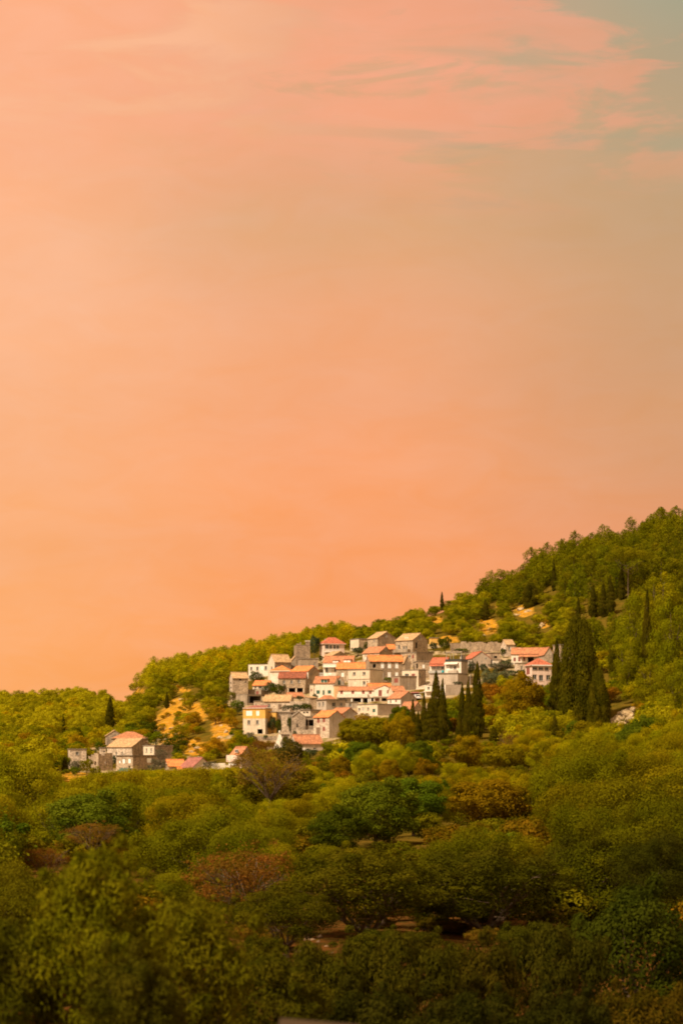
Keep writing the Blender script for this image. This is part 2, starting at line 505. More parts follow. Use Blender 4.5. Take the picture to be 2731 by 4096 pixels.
    def dormer(self, x0, x1, ytop, ybot, wst, rm, inn=3.0, back=0.6, nw=2, wallm='white'):
        """flat-roofed dormer that stands on the roof slope above the right face"""
        u0, zt = self.uz('R', x0, ytop); u1, zb = self.uz('R', x1, ybot)
        back = min(max(-.1, (zb - self.ze) / ((self.zr - self.ze) / (self.WL / 2))), self.WL / 2 - .8)
        mb = MB(); mb.box(u0, u1, back, back + inn, zb, zt, W[wallm]); d = mb.build('dormer', self.roof)
        mb = MB(); mb.slab([(u0 - .2, back - .3, zt + .05), (u1 + .2, back - .3, zt + .05), (u1 + .2, back + inn, zt + .35), (u0 - .2, back + inn, zt + .35)], .1, rm); mb.build('dormer_roof', d)
        w = (u1 - u0) / nw
        for i in range(nw):
            mb = MB(); a = u0 + w * i + w * .12; b = u0 + w * (i + 1) - w * .12
            mb.box(a, b, back - .05, back - .003, zb + (zt - zb) * .15, zt - (zt - zb) * .1, SH.get(wst, GLASS)); mb.build('window', d)
        return d


def H(*a, **k):
    return House(*a, **k)
# ---------------------------------------------------------------- the village (numbers are pixels of photo crops)
def village():
    # --- far left tier
    H('stone_house', 'tall narrow stone house with tan slab roof at the left edge of the village', 'a', 133, 178, 360, 960, 686, 622, 'slopeR', 'stone', 'tan', wall_l='lightstone',
      wins=[(268, 708, 18, 24, 'o'), (330, 735, 14, 18, 'o'), (152, 745, 16, 22, 'o'), (152, 800, 16, 22, 'o')], group='houses of the hill village')
    h = H('ruined_house', 'roofless brown concrete shell with dark open ground floor below the tall narrow stone house', 'a', 210, 350, 520, 1010, 886, None, 'flat', 'concrete', 'slab', a=32, over=.1,
          wins=[(436, 942, 150, 84, 'o'), (290, 972, 26, 24, 'o')], group='ruined buildings of the hill village')
    h.part('post', 'R', [(371, 378, 890, 985, -.3, -.1)], METAL)
    H('ruined_house', 'brown roofless upper room with dark red door behind the concrete shell', 'a', 250, 515, 600, 905, 822, None, 'ruin', 'concrete', 'slab', a=60,
      wins=[(470, 868, 34, 50, 'r')], jag=.2, group='ruined buildings of the hill village')
    H('village_house', 'low cream house with flat roof and a row of small dark arched windows', 'a', 355, 365, 600, 690, 535, None, 'parapet', 'white', 'slab', a=-14,
      wins=[(400, 578, 26, 42, 'd'), (473, 578, 28, 44, 'd'), (527, 570, 30, 46, 'w'), (573, 572, 28, 46, 'd')], group='houses of the hill village', parapet=.15)
    H('stone_house', 'large house under a broad tan roof beside the square stone tower', 'a', 590, 675, 868, 720, 494, 408, 'slopeR', 'brownstone', 'tan', wall_l='cream',
      wins=[(637, 570, 20, 40, 'd'), (690, 552, 26, 34, 'd'), (742, 548, 34, 24, 'd')], group='houses of the hill village')
    H('stone_house', 'brown gabled annex with a pale patched wall between tan roof and tower', 'a', 862, 870, 985, 640, 490, 425, 'slopeL', 'concrete', 'tan', a=8,
      wins=[(948, 458, 24, 22, 'd')], group='houses of the hill village')
    h = H('stone_tower', 'square brown stone tower with flat top and a chimney block above the village', 'a', 918, 925, 1095, 640, 312, None, 'parapet', 'brownstone', 'slab', a=6, cat='tower', parapet=.3)
    h.part('chimney', 'R', [(1046, 1092, 255, 306, -1.4, -.2)], W['brownstone']); h.part('chimney_cap', 'R', [(1040, 1096, 243, 255, -1.5, -.1)], W['cream'])
    h.part('parapet', 'R', [(935, 968, 282, 306, -.8, -.1), (976, 988, 266, 306, -.8, -.1)], W['brownstone'])
    H('stone_house', 'plain brown windowless block with one arched opening at the foot of the tower', 'a', 975, 985, 1190, 690, 463, None, 'flat', 'concrete', 'slab', a=9,
      wins=[(1147, 522, 18, 44, 'd'), (1136, 582, 24, 18, 'o')], group='houses of the hill village')
    h = H('village_house', 'white house under a bright orange hipped roof above the dark red roof', 'a', 612, 622, 850, 770, 608, 538, 'hip', 'white', 'orange', a=-12,
          wins=[(668, 653, 46, 36, 'c')], group='houses of the hill village', over=.4)
    H('village_house', 'brown plastered house with orange roof right of the hipped one', 'a', 862, 1072, 1200, 800, 605, 545, 'slopeL', 'stone', 'orange', a=60, wall_l='white',
      wins=[(1105, 640, 16, 24, 'd'), (1100, 720, 14, 34, 'd')], group='houses of the hill village')
    h = H('village_house', 'olive brown house with old dark red roof over an arcade of three pale columns', 'a', 712, 718, 1040, 895, 688, 618, 'slopeR', 'stone', 'darkred', a=-4,
          wins=[(785, 735, 30, 40, 'd'), (875, 735, 28, 40, 'd'), (962, 728, 28, 40, 'd'), (882, 832, 76, 50, 'o'), (972, 832, 76, 50, 'o')], group='houses of the hill village')
    h.part('column', 'R', [(826, 842, 808, 862, .05, .3)], W['cream']); h.part('column', 'R', [(924, 940, 808, 862, .05, .3)], W['cream']); h.part('column', 'R', [(1012, 1028, 808, 862, .05, .3)], W['cream'])
    h.part('cornice', 'R', [(820, 1036, 797, 807, .02, .35)], W['stone'])
    H('cottage', 'small cream cottage with bright orange roof between two bushy trees', 'a', 408, 415, 600, 870, 776, 720, 'slopeR', 'cream', 'orange', a=-12,
      wins=[(448, 804, 22, 24, 'd'), (505, 803, 40, 28, 'd')], group='houses of the hill village')
    H('cottage', 'low shed with orange roof squeezed below the arcade', 'a', 832, 838, 1022, 950, 912, 862, 'slopeR', 'cream', 'redorange', a=9, group='houses of the hill village')
    h = H('stone_house', 'long cream farmhouse with ragged tan roof and weathered front', 'a', 535, 545, 860, 1100, 964, 890, 'slopeR', 'lightstone', 'tan', a=-7,
          wins=[(608, 1018, 34, 42, 'd'), (740, 1032, 38, 62, 'b')], group='houses of the hill village')
    H('garden_wall', 'long pale plastered wall continuing right of the ragged tan roof', 'a', 850, 866, 1080, 1085, 962, None, 'none', 'lightstone', 'slab', a=8, depth=1.0, cat='wall')
    H('stone_house', 'narrow brown ruined house end with a pale sloping top beside the pole', 'a', 1078, 1085, 1180, 1060, 925, 900, 'shedR', 'stone', 'tan', a=12, group='houses of the hill village')
    H('shed', 'low cream stone shed with small dark opening left of the long farmhouse', 'a', 440, 448, 540, 1040, 966, None, 'flat', 'lightstone', 'slab', a=9, depth=4, cat='shed', wins=[(455, 1005, 16, 26, 'o')])
    # yellow house
    h = H('village_house', 'two storey house, yellow above and cream below, with white shutters upstairs', 'a', 294, 302, 566, 1352, 1168, None, 'none', 'cream', 'mauve', a=-14, depth=7,
          wins=[(372, 1215, 34, 52, 'd'), (474, 1214, 32, 50, 'd'), (505, 1322, 62, 56, 'o')], group='houses of the hill village')
    ym = MB(); yh = (1352 - 1050) * h.m
    wins = [(374, 1105, 76, 60), (477, 1105, 40, 60)]
    hl = []
    for x, y, w, q in wins:
        u, z = h.uz('R', x, y); hl.append((u - w * h.m / 2, u + w * h.m / 2, z - q * h.m / 2, z + q * h.m / 2))
    wall_face(ym, (-.02, -.02, 0), (1, 0, 0), h.WR + .04, h.ze, yh, hl, (0, 1, 0), .26, W['yellow'])
    wall_face(ym, (-.02, h.WL + .02, 0), (0, -1, 0), h.WL + .04, h.ze, yh, [], (1, 0, 0), .2, W['yellow'])
    wall_face(ym, (h.WR + .02, -.02, 0), (0, 1, 0), h.WL + .04, h.ze, yh, [], (-1, 0, 0), .2, W['yellow'])
    wall_face(ym, (h.WR + .02, h.WL + .02, 0), (-1, 0, 0), h.WR + .04, h.ze, yh, [], (0, -1, 0), .2, W['yellow'])
    ym.build('upper_wall', h.root)
    for q in hl:
        h.window('R', q, 'w', False)
    h.part('roof', 'R', [(300, 572, 1042, 1051, -7.2, .3)], W['pink'])
    u1 = h.WR + .2; z = h.uz('R', 0, 1042)[1]; z2 = h.uz('R', 0, 1018)[1]
    rm = MB(); rm.slab([(.6, -.1, z + .1), (u1, -.1, z + .1), (u1 - .8, 6, z2 + .3), (1.4, 6, z2 + .3)], .08, R['mauve']); rm.build('roof', h.root)
    H('annex', 'yellow plastered extension without windows joined to the yellow house', 'a', 560, 568, 692, 1335, 1095, None, 'flat', 'yellow', 'slab', a=-14, depth=5, cat='annex', Y=h.Y0 + 1.5)
    # ruins in the middle
    H('ruined_house', 'ruined grey block with flat dark cornice right of the yellow extension', 'a', 696, 704, 930, 1320, 1098, None, 'flat', 'greystone', 'slab', a=8, wins=[(735, 1200, 12, 22, 'o'), (880, 1115, 20, 14, 'o')], group='ruined buildings of the hill village')
    H('ruined_wall', 'pale broken wall with crumbling top between two curtains of ivy', 'a', 752, 760, 868, 1372, 1140, None, 'ruin', 'lightstone', 'slab', a=8, depth=1.2, jag=1.0, cat='ruin', group='ruined buildings of the hill village')
    h = H('ruined_house', 'grey ruined gable end with narrow dark slit left of the concrete porch', 'a', 872, 880, 1042, 1372, 1150, 1092, 'slopeL', 'greystone', 'slab', a=8, depth=4, wins=[(945, 1250, 16, 44, 'o')], over=.0, group='ruined buildings of the hill village')
    h = H('ruined_house', 'unfinished concrete porch with three dark open bays between square posts', 'a', 995, 1004, 1222, 1345, 1148, None, 'flat', 'concrete', 'slab', a=8, depth=5,
          wins=[(1040, 1218, 56, 72, 'o'), (1112, 1218, 66, 72, 'o'), (1188, 1218, 48, 72, 'o')], group='ruined buildings of the hill village')
    H('village_house', 'small dark flat roofed room with a triple pigeon opening above the concrete porch', 'a', 1048, 1098, 1220, 1250, 1068, None, 'flat', 'stone', 'slab', a=25, wall_l='cream',
      wins=[(1066, 1094, 12, 20, 'o'), (1082, 1094, 12, 20, 'o'), (1185, 1112, 22, 40, 'd')], over=.5, group='houses of the hill village')
    H('ruined_wall', 'low whitish rubble wall in front of the concrete porch', 'a', 935, 945, 1222, 1385, 1288, None, 'ruin', 'lightstone', 'slab', a=8, depth=3, jag=.3, wins=[(994, 1335, 16, 40, 'o')], cat='ruin', group='ruined buildings of the hill village')
    H('shed', 'collapsed shed with broken pinkish sloping roof on the rubble wall', 'a', 960, 970, 1150, 1330, 1285, 1238, 'shedR', 'lightstone', 'mauve', a=10, depth=4, cat='shed')
    # grey house with orange hip, right of centre
    h = H('village_house', 'grey house with small orange hipped roof above wide concrete eaves', 'a', 1170, 1286, 1515, 1170, 945, None, 'flat', 'grey', 'slab', a=30, over=.7,
          wins=[(1204, 997, 20, 46, 'd'), (1248, 994, 22, 50, 'd'), (1376, 1000, 44, 50, 'd'), (1466, 998, 30, 44, 'd'), (1245, 1105, 22, 36, 'd')], group='houses of the hill village')
    rb = MB(); z0 = h.ze + .22; z1 = h.uz('R', 0, 888)[1]; u, v = h.WR, h.WL
    for f in (((0.2, .2, z0), (u * .55, .2, z0), (u * .5, v * .5, z1), (u * .14, v * .5, z1)), ((u * .55, .2, z0), (u * .55, v - .2, z0), (u * .5, v * .5, z1)),
              ((u * .55, v - .2, z0), (.2, v - .2, z0), (u * .14, v * .5, z1), (u * .5, v * .5, z1)), ((.2, v - .2, z0), (.2, .2, z0), (u * .14, v * .5, z1))):
        rb.poly(f, R['redorange'])
    rb.build('tiled_roof', h.root)
    H('stone_house', 'two storey cream stone house with narrow red shutters and grey gable above the trees', 'a', 1215, 1322, 1500, 1395, 1148, 1076, 'slopeL', 'grey', 'orange', a=38, wall_l='lightstone',
      wins=[(1247, 1190, 18, 52, 'r'), (1285, 1186, 18, 52, 'r'), (1285, 1290, 16, 50, 'r'), (1246, 1310, 26, 80, 'b')], group='houses of the hill village')
    H('stone_house', 'grey gabled house with red orange roof behind the narrow red shutters', 'a', 1412, 1490, 1650, 1300, 1104, 1043, 'slopeL', 'grey', 'redorange', a=35, group='houses of the hill village')
    # church
    h = H('church', 'small church with long red orange roof and grey wall half hidden by trees', 'a', 845, 930, 1245, 1560, 1462, 1362, 'slopeR', 'grey', 'redorange', a=20, wall_l='lightstone',
          wins=[(1020, 1524, 40, 34, 'w'), (1150, 1524, 36, 26, 'd')], cat='church')
    H('shed', 'small grey stone room between the white pinnacle and the church', 'a', 745, 755, 850, 1520, 1362, None, 'flat', 'greystone', 'slab', a=10, cat='shed', depth=4, wins=[(790, 1402, 22, 24, 'o')])
    px, b = full('a', 735, 1500); Y = h.Y0 - 2
    r = tag(empty('chapel_pinnacle', P(px, b, Y)), 'white triangular pinnacle with small ball on top beside the church', 'pinnacle')
    m = K * Y; mb = MB(); hh = (1500 - 1345) * .338 * m; w = 66 * .338 * m
    mb.slab([(-w, -.8, 0), (w, -.8, 0), (w, .8, 0), (-w, .8, 0)], 4, W['white'])
    n = 7; pr = [(1.0, 0), (.8, .18), (.62, .4), (.42, .62), (.24, .84), (.15, 1.0)]
    for i in range(len(pr) - 1):
        (a0, z0), (a1, z1) = pr[i], pr[i + 1]
        q0 = [(-w * a0, -.8 * a0), (w * a0, -.8 * a0), (w * a0, .8 * a0), (-w * a0, .8 * a0)]; q1 = [(-w * a1, -.8 * a1), (w * a1, -.8 * a1), (w * a1, .8 * a1), (-w * a1, .8 * a1)]
        for j in range(4):
            k = (j + 1) % 4
            mb.poly([(*q0[j], hh * z0), (*q0[k], hh * z0), (*q1[k], hh * z1), (*q1[j], hh * z1)], W['white'])
    mb.box(-w * .2, w * .2, -.3, .3, hh, hh + .18, W['white']); mb.build('spire', r)
    bm = bmesh.new(); bmesh.ops.create_uvsphere(bm, u_segments=10, v_segments=8, radius=.32); me = bpy.data.meshes.new('ball'); bm.to_mesh(me); bm.free(); me.materials.append(W['white'])
    o = bpy.data.objects.new('ball_finial', me); COLL.objects.link(o); o.parent = r; o.location = (0, 0, hh + .45)
    # --- top tier
    h = H('village_house', 'pink house with red pyramid roof and glazed veranda at the top of the village', 'a', 1205, 1262, 1500, 440, 284, 204, 'hip', 'pink', 'red', a=20, over=.5, chims=[(1305, 222)],
          wins=[(1295, 318, 44, 50, 'p'), (1340, 318, 34, 50, 'p'), (1385, 318, 34, 50, 'p'), (1422, 318, 30, 50, 'p')], group='houses of the hill village')
    h.rail('R', 1265, 1440, 345, 378, 1.3, WHITEP)
    H('stone_house', 'tan roofed house with dark gable just below the pink veranda house', 'a', 1245, 1345, 1560, 480, 432, 370, 'slopeL', 'brownstone', 'tan', a=40, wall_l='cream', wins=[(1460, 412, 60, 20, 'o')], group='houses of the hill village')
    h = H('village_house', 'cream house with orange roof, white dormers and a white balustrade', 'a', 1240, 1252, 1600, 690, 508, 428, 'slopeR', 'white', 'redorange', a=-8,
          wins=[(1290, 590, 30, 60, 'd'), (1325, 610, 40, 74, 'w'), (1400, 590, 40, 50, 'd')], group='houses of the hill village')
    h.rail('R', 1250, 1440, 522, 556, 1.2, WHITEP)
    h.dormer(1362, 1432, 478, 526, 'w', R['redorange']); h.dormer(1490, 1575, 470, 515, 'w', R['redorange'])
    h.rail('R', 1195, 1300, 630, 664, 1.6, WHITEP)
    # --- crop b: middle of the village
    H('stone_house', 'long house with bright orange roof and pale stone front behind the cream block', 'b', -30, -18, 385, 735, 578, 505, 'slopeR', 'stone', 'orange', a=-5, wins=[(60, 650, 34, 50, 'w'), (110, 690, 12, 60, 'c')], group='houses of the hill village')
    h = H('village_house', 'square cream block of two storeys with four small windows and flat roof', 'b', 124, 380, 545, 800, 590, None, 'flat', 'cream', 'slab', a=58,
          wins=[(197, 633, 32, 38, 'd'), (313, 633, 34, 38, 'd'), (313, 746, 32, 42, 'd'), (352, 732, 16, 14, 'o'), (207, 745, 28, 36, 'c')], group='houses of the hill village')
    h.part('string_course', 'L', [(128, 378, 697, 703, .01, .12)], W['stone'])
    h = H('stone_house', 'tall brown stone house with orange roof and bright white closed shutters', 'b', 372, 380, 785, 735, 488, 415, 'slopeR', 'brownstone', 'orange', a=10,
          wins=[(530, 538, 38, 66, 'w'), (613, 538, 40, 66, 'w'), (700, 538, 38, 66, 'w'), (527, 662, 32, 70, 'w'), (611, 646, 38, 60, 'w'), (700, 640, 36, 46, 'w'), (435, 545, 34, 44, 'o')], group='houses of the hill village', over=.35)
    H('stone_house', 'dark brown gable wing against the right side of the white shuttered house', 'b', 782, 790, 862, 690, 500, 425, 'slopeL', 'brownstone', 'tan', a=12, depth=6, group='houses of the hill village')
    H('stone_house', 'brown gabled house with tan roof and one attic window on the skyline', 'b', 358, 474, 690, 395, 212, 138, 'slopeL', 'brownstone', 'tan', a=33, wall_l='stone', wins=[(578, 187, 20, 32, 'd'), (430, 245, 12, 24, 'd')], group='houses of the hill village')
    h = H('stone_house', 'low cream annex with brown flat top left of the skyline gable', 'b', 205, 250, 360, 360, 225, None, 'flat', 'stone', 'slab', a=25, wall_l='cream', group='houses of the hill village')
    h = H('stone_house', 'tan roofed stone house with dormer and large attic opening beside the yellow shed', 'b', 690, 890, 1075, 440, 236, 156, 'slopeL', 'stone', 'tan', a=48, wall_l='stone',
          wins=[(975, 210, 26, 44, 'd'), (730, 315, 26, 50, 'd'), (785, 325, 22, 36, 'd'), (815, 325, 20, 36, 'd'), (935, 300, 24, 70, 'o'), (930, 362, 20, 20, 'd'), (945, 240, 16, 36, 'd')], group='houses of the hill village')
    h.part('dormer', 'L', [(775, 820, 196, 226, -2.2, -.9)], W['cream'], h.roof); h.part('balcony', 'L', [(692, 860, 345, 382, .1, 1.4)], W['concrete'])
    H('village_house', 'stone house with orange roof and small dormer under the skyline gable', 'b', 296, 494, 652, 500, 386, 314, 'slopeL', 'brownstone', 'redorange', a=48, wall_l='lightstone',
      wins=[(573, 352, 18, 26, 'd'), (338, 455, 22, 40, 'w')], group='houses of the hill village')
    H('cottage', 'small orange roofed cottage tucked between two gables', 'b', 598, 604, 698, 410, 345, 288, 'slopeR', 'stone', 'orange', a=12, group='houses of the hill village')
    H('village_house', 'flat roofed brown concrete house with red door below the dormered stone house', 'b', 755, 932, 1135, 560, 388, None, 'flat', 'concrete', 'slab', a=40, wall_l='stone', wins=[(852, 430, 24, 30, 'd'), (893, 432, 22, 44, 'r')], group='houses of the hill village')
    H('garden_wall', 'low brown terrace wall below the tan roofed dormer house', 'b', 645, 655, 760, 450, 380, None, 'none', 'concrete', 'slab', a=8, depth=1.0, cat='wall')
    H('village_house', 'small peach brown house with one white shutter beside the big white villa', 'b', 935, 950, 1098, 690, 492, None, 'flat', 'stone', 'slab', a=10, wins=[(1016, 550, 30, 44, 'w'), (950, 545, 16, 60, 'o')], group='houses of the hill village')
    H('village_house', 'cream flat roofed house with two square windows and dark right side', 'b', 766, 955, 1048, 800, 594, None, 'flat', 'stone', 'slab', a=55, wall_l='cream', wins=[(820, 648, 46, 30, 'd'), (897, 650, 40, 30, 'r'), (978, 655, 18, 46, 'd')], group='houses of the hill village')
    H('village_house', 'brown concrete box with one reddish shuttered window beside the lane', 'b', 645, 735, 932, 830, 668, None, 'flat', 'concrete', 'slab', a=25, wins=[(694, 714, 46, 54, 'r')], group='houses of the hill village')
    # cream house with green windows
    h = H('village_house', 'cream house with orange roof, double dormer and three green windows', 'a', 1130, 1137, 1385, 925, 748, 670, 'slopeR', 'white', 'redorange', a=-10,
          wins=[(1190, 856, 40, 44, 'g'), (1254, 862, 22, 56, 'g'), (1323, 855, 40, 42, 'g')], group='houses of the hill village')
    H('annex', 'cream side wing with one small reddish window left of the green windowed house', 'a', 1085, 1090, 1140, 930, 768, None, 'flat', 'cream', 'slab', a=-10, depth=5, cat='annex', wins=[(1110, 832, 16, 30, 'r')])
    h.dormer(1222, 1298, 704, 750, 'g', R['redorange'], back=.3)
    H('village_house', 'grey gable with two dark windows joined behind the green windowed house', 'a', 1380, 1388, 1500, 860, 745, 670, 'slopeL', 'grey', 'redorange', a=14, depth=6, wins=[(1438, 742, 22, 54, 'g'), (1485, 740, 14, 34, 'd')], group='houses of the hill village')
    H('annex', 'peach wall with flat top beside the green windowed house', 'a', 1383, 1390, 1540, 920, 778, None, 'flat', 'peach', 'slab', a=9, depth=3, cat='annex')
    # long cream house with loggia
    h = H('long_house', 'long cream house with red roof, maroon shutters and dark loggia on white posts', 'b', -2, 6, 470, 985, 836, 794, 'slopeR', 'white', 'redorange', a=-9,
          wins=[(47, 858, 32, 40, 'r'), (180, 858, 34, 40, 'r'), (303, 860, 34, 40, 'r'), (386, 862, 32, 34, 'r'), (62, 953, 90, 50, 'o'), (235, 953, 96, 54, 'o'), (342, 953, 70, 54, 'o'), (420, 953, 60, 54, 'o')], depth=8)
    h.part('balcony', 'R', [(2, 362, 880, 918, .02, 1.5)], W['white']); h.part('cornice', 'R', [(0, 425, 919, 928, .02, 1.7)], W['concrete'])
    for x in (175, 293, 372, 396):
        h.part('post', 'R', [(x - 6, x + 6, 928, 985, 1.2, 1.5)], WHITEP)
    g = H('village_house', 'cream gabled wing with maroon door and window at the end of the long house', 'b', 418, 426, 672, 990, 828, 778, 'slopeL', 'white', 'redorange', a=-9, depth=8, Y=h.Y0 - 4.5,
          wins=[(503, 866, 40, 76, 'r'), (600, 853, 34, 40, 'r'), (465, 958, 46, 54, 'r'), (550, 958, 50, 54, 'o')], group='houses of the hill village')
    g.part('bargeboard', 'R', [(418, 432, 826, 834, .02, .3), (662, 678, 826, 834, .02, .3)], WHITEP); g.part('balcony', 'R', [(425, 600, 908, 922, .02, 1.4)], W['concrete'])
    g.part('post', 'R', [(512, 520, 924, 990, 1.1, 1.35)], W['cream'])
    H('village_house', 'low orange roofed wing right of the maroon gabled house', 'b', 640, 650, 800, 960, 840, 785, 'slopeR', 'cream', 'redorange', a=9, group='houses of the hill village')
    H('cottage', 'broken orange roof showing behind the maroon gabled wing', 'b', 362, 370, 640, 880, 790, 752, 'slopeR', 'brownstone', 'orange', a=9, depth=5, group='houses of the hill village')
    H('village_house', 'white walled house with orange roof and grey gable beside the parked car', 'b', 594, 746, 935, 1055, 926, 848, 'slopeL', 'grey', 'redorange', a=42, wall_l='white', wins=[(630, 965, 16, 36, 'b'), (691, 960, 18, 26, 'r')], group='houses of the hill village')
    h = H('village_house', 'lowest house with cream front, green window and long grey terrace wall', 'b', 235, 472, 745, 1128, 1000, None, 'flat', 'grey', 'slab', a=38, wall_l='cream', wins=[(258, 1054, 24, 34, 'd'), (303, 1050, 26, 42, 'y'), (362, 1050, 22, 32, 'd'), (430, 1072, 32, 42, 'g')], group='houses of the hill village')
    H('village_house', 'grey block with two narrow dark windows under the loggia', 'b', -10, 2, 240, 1060, 975, None, 'flat', 'grey', 'slab', a=8, wins=[(42, 998, 28, 50, 'd'), (150, 1010, 30, 44, 'd')], group='houses of the hill village')
    H('cottage', 'orange roof peeping over the trees below the parked car', 'b', 745, 900, 1000, 1085, 1045, 972, 'slopeL', 'stone', 'redorange', a=48, group='houses of the hill village')
    # --- white villa (crop i)
    h = H('villa', 'large white villa with red roof, glazed veranda and roof terrace above grey walls', 'i', 150, 470, 480, 800, 440, 312, 'slopeL', 'white', 'red', a=72, depth=8, wins=[(240, 528, 70, 62, 'y'), (325, 528, 70, 62, 'y'), (415, 530, 62, 54, 'd')], cat='villa')
    h.awning('awning', 'L', 158, 470, 452, 492, 1.2, R['red'])
    h.part('balcony', 'L', [(150, 560, 590, 640, .05, 1.4)], SH['y'])
    v = H('villa', 'white terrace block with dark glass parapet and pergola joined to the red roofed villa', 'i', 470, 805, 960, 850, 405, None, 'flat', 'grey', 'slab', a=62, wall_l='white',
          wins=[(605, 520, 60, 80, 'y'), (678, 522, 60, 80, 'd'), (535, 530, 40, 90, 'w')], cat='villa', over=.2)  # grey right face imitates its shade in the wall colour
    v.part('parapet', 'L', [(480, 805, 348, 400, -.1, .0)], GLASS); v.part('parapet', 'R', [(812, 965, 350, 402, -.1, .0)], GLASS)
    v.awning('awning', 'L', 480, 750, 408, 450, 1.0, W['white'])
    v.part('balcony', 'L', [(560, 740, 585, 650, .05, .9)], W['grey'])
    u0, z1 = v.uz('L', 500, 205); mb = MB()
    for x in (497, 640, 800):
        u, _ = v.uz('L', x, 0)
        for d in (0.2, 3.2):
            mb.box(d, d + .12, u - .06, u + .06, v.ze + .2, z1, METAL)
    ua, ub = v.uz('L', 805, 0)[0], v.uz('L', 500, 0)[0]
    mb.box(0, 3.5, ua - .2, ub + .2, z1, z1 + .12, W['tan'] if 'tan' in W else W['cream']); mb.build('pergola', v.root)
    c = v.part('terrace_room', 'L', [(745, 800, 250, 345, -3.2, -1.2)], W['grey'])
    v.part('window', 'L', [(770, 798, 270, 340, -1.2, -1.15)], GLASS, c)
    H('retaining_wall', 'big grey plastered base under the villa with white left end', 'i', 160, 735, 985, 880, 650, None, 'flat', 'grey', 'slab', a=70, depth=5, cat='wall', wall_l='grey', over=.5, Y=v.Y0 - 6)
    H('retaining_wall', 'lower plain grey wall behind the cypress tops below the villa', 'i', 380, 476, 815, 1100, 885, None, 'none', 'grey', 'slab', a=20, depth=3, cat='wall', wall_l='white')
    h = H('village_house', 'white little house with arched gable and square window beside the cypresses', 'i', 50, 225, 260, 1130, 905, 885, 'shedR', 'white', 'slab', a=66, depth=4, wins=[(125, 955, 52, 56, 'd')], group='houses of the hill village')
    h.part('balcony', 'L', [(60, 222, 1010, 1030, .02, 1.0)], W['white'])
    H('village_house', 'pale grey gabled house with red roof and white bargeboards right of the pergola', 'i', 975, 1035, 1430, 520, 330, 192, 'slopeL', 'grey', 'red', a=16, depth=9, wins=[(1325, 330, 44, 46, 'd'), (1240, 405, 26, 50, 'y')], group='houses of the hill village', over=.3)
    # --- crop c: right end
    H('cottage', 'small brown stone shed with one dark window right of the grey gable', 'c', 450, 462, 598, 590, 482, None, 'flat', 'stone', 'slab', a=10, wins=[(538, 528, 36, 26, 'o')], group='houses of the hill village')
    H('shed', 'tiny white shed below the brown stone shed', 'c', 498, 505, 574, 608, 565, None, 'flat', 'white', 'slab', a=10, depth=2.5, cat='shed')
    H('cottage', 'small pale stone hut with slab roof and one window against the hillside', 'c', 655, 662, 765, 520, 380, 322, 'slopeR', 'lightstone', 'tan', a=10, wins=[(700, 424, 24, 42, 'd')], group='houses of the hill village')
    H('ruined_wall', 'long rough tan retaining wall of rubble at the top right of the village', 'c', 120, 135, 650, 470, 350, None, 'ruin', 'stone', 'slab', a=5, depth=1.5, jag=.45, cat='ruin', group='ruined buildings of the hill village')
    h = H('village_house', 'long cream house with red orange roof, maroon shutters and a lower porch', 'c', 712, 722, 1120, 615, 492, 420, 'slopeR', 'white', 'redorange', a=-9, chims=[(812, 415)],
          wins=[(762, 558, 28, 44, 'r'), (817, 556, 28, 52, 'r'), (873, 552, 26, 48, 'r'), (950, 562, 70, 62, 'o')], group='houses of the hill village')
    h.awning('porch_roof', 'R', 812, 1040, 500, 526, 1.6, R['redorange'])
    H('stone_house', 'dark stone gable joined to the right end of the long cream house', 'c', 1110, 1118, 1225, 600, 492, 415, 'slopeL', 'greystone', 'redorange', a=10, depth=7, group='houses of the hill village')
    H('annex', 'pale stone lower storey with narrow door in front of the long cream house', 'c', 782, 792, 922, 690, 602, None, 'flat', 'lightstone', 'slab', a=10, depth=3, cat='annex', wins=[(848, 658, 22, 44, 'd')])
    h = H('village_house', 'two storey house with orange red hipped roof and three dark veranda windows', 'c', 910, 968, 1205, 860, 626, 541, 'hip', 'pink', 'red', a=14, over=.5,
          wins=[(1003, 664, 60, 36, 'd'), (1076, 664, 58, 36, 'd'), (1147, 666, 46, 40, 'd'), (1000, 765, 52, 60, 'd'), (1078, 775, 52, 70, 'd'), (1165, 770, 50, 60, 'd'), (933, 690, 30, 80, 'r')], group='houses of the hill village')
    h.part('fascia', 'R', [(962, 1208, 620, 632, .02, .55)], WHITEP)
    H('stone_house', 'tan house corner showing between the tall cypresses', 'c', 1235, 1300, 1425, 540, 385, None, 'flat', 'stone', 'slab', a=20, wins=[(1375, 430, 30, 60, 'd')], group='houses of the hill village')
    # --- crop b: yellow sheds on the terrace above
    H('shed', 'bright yellow ochre shed under the hill right of the attic opening', 'b', 1095, 1105, 1195, 300, 215, None, 'flat', 'yellow', 'slab', a=10, depth=3, cat='shed')
    H('garden_wall', 'dark stone terrace wall with a yellow strip above the villa', 'b', 1330, 1340, 1475, 372, 275, None, 'none', 'brownstone', 'slab', a=6, depth=1.2, cat='wall')
    # --- crop d: hamlet at the left
    gp = 'houses of the left hamlet'
    H('stone_house', 'square stone house with flat roof and one small window at the left of the hamlet', 'd', 100, 112, 290, 640, 445, None, 'flat', 'lightstone', 'slab', a=12, wins=[(191, 490, 34, 40, 'd')], group=gp)
    H('ruined_house', 'roofless stone ruin with pale left wall and dark back wall in the hamlet', 'd', 300, 430, 575, 680, 490, None, 'ruin', 'stone', 'slab', a=40, wall_l='lightstone', jag=.7, wins=[(390, 600, 24, 44, 'o'), (505, 592, 22, 24, 'o')], group='ruined buildings of the hamlet')
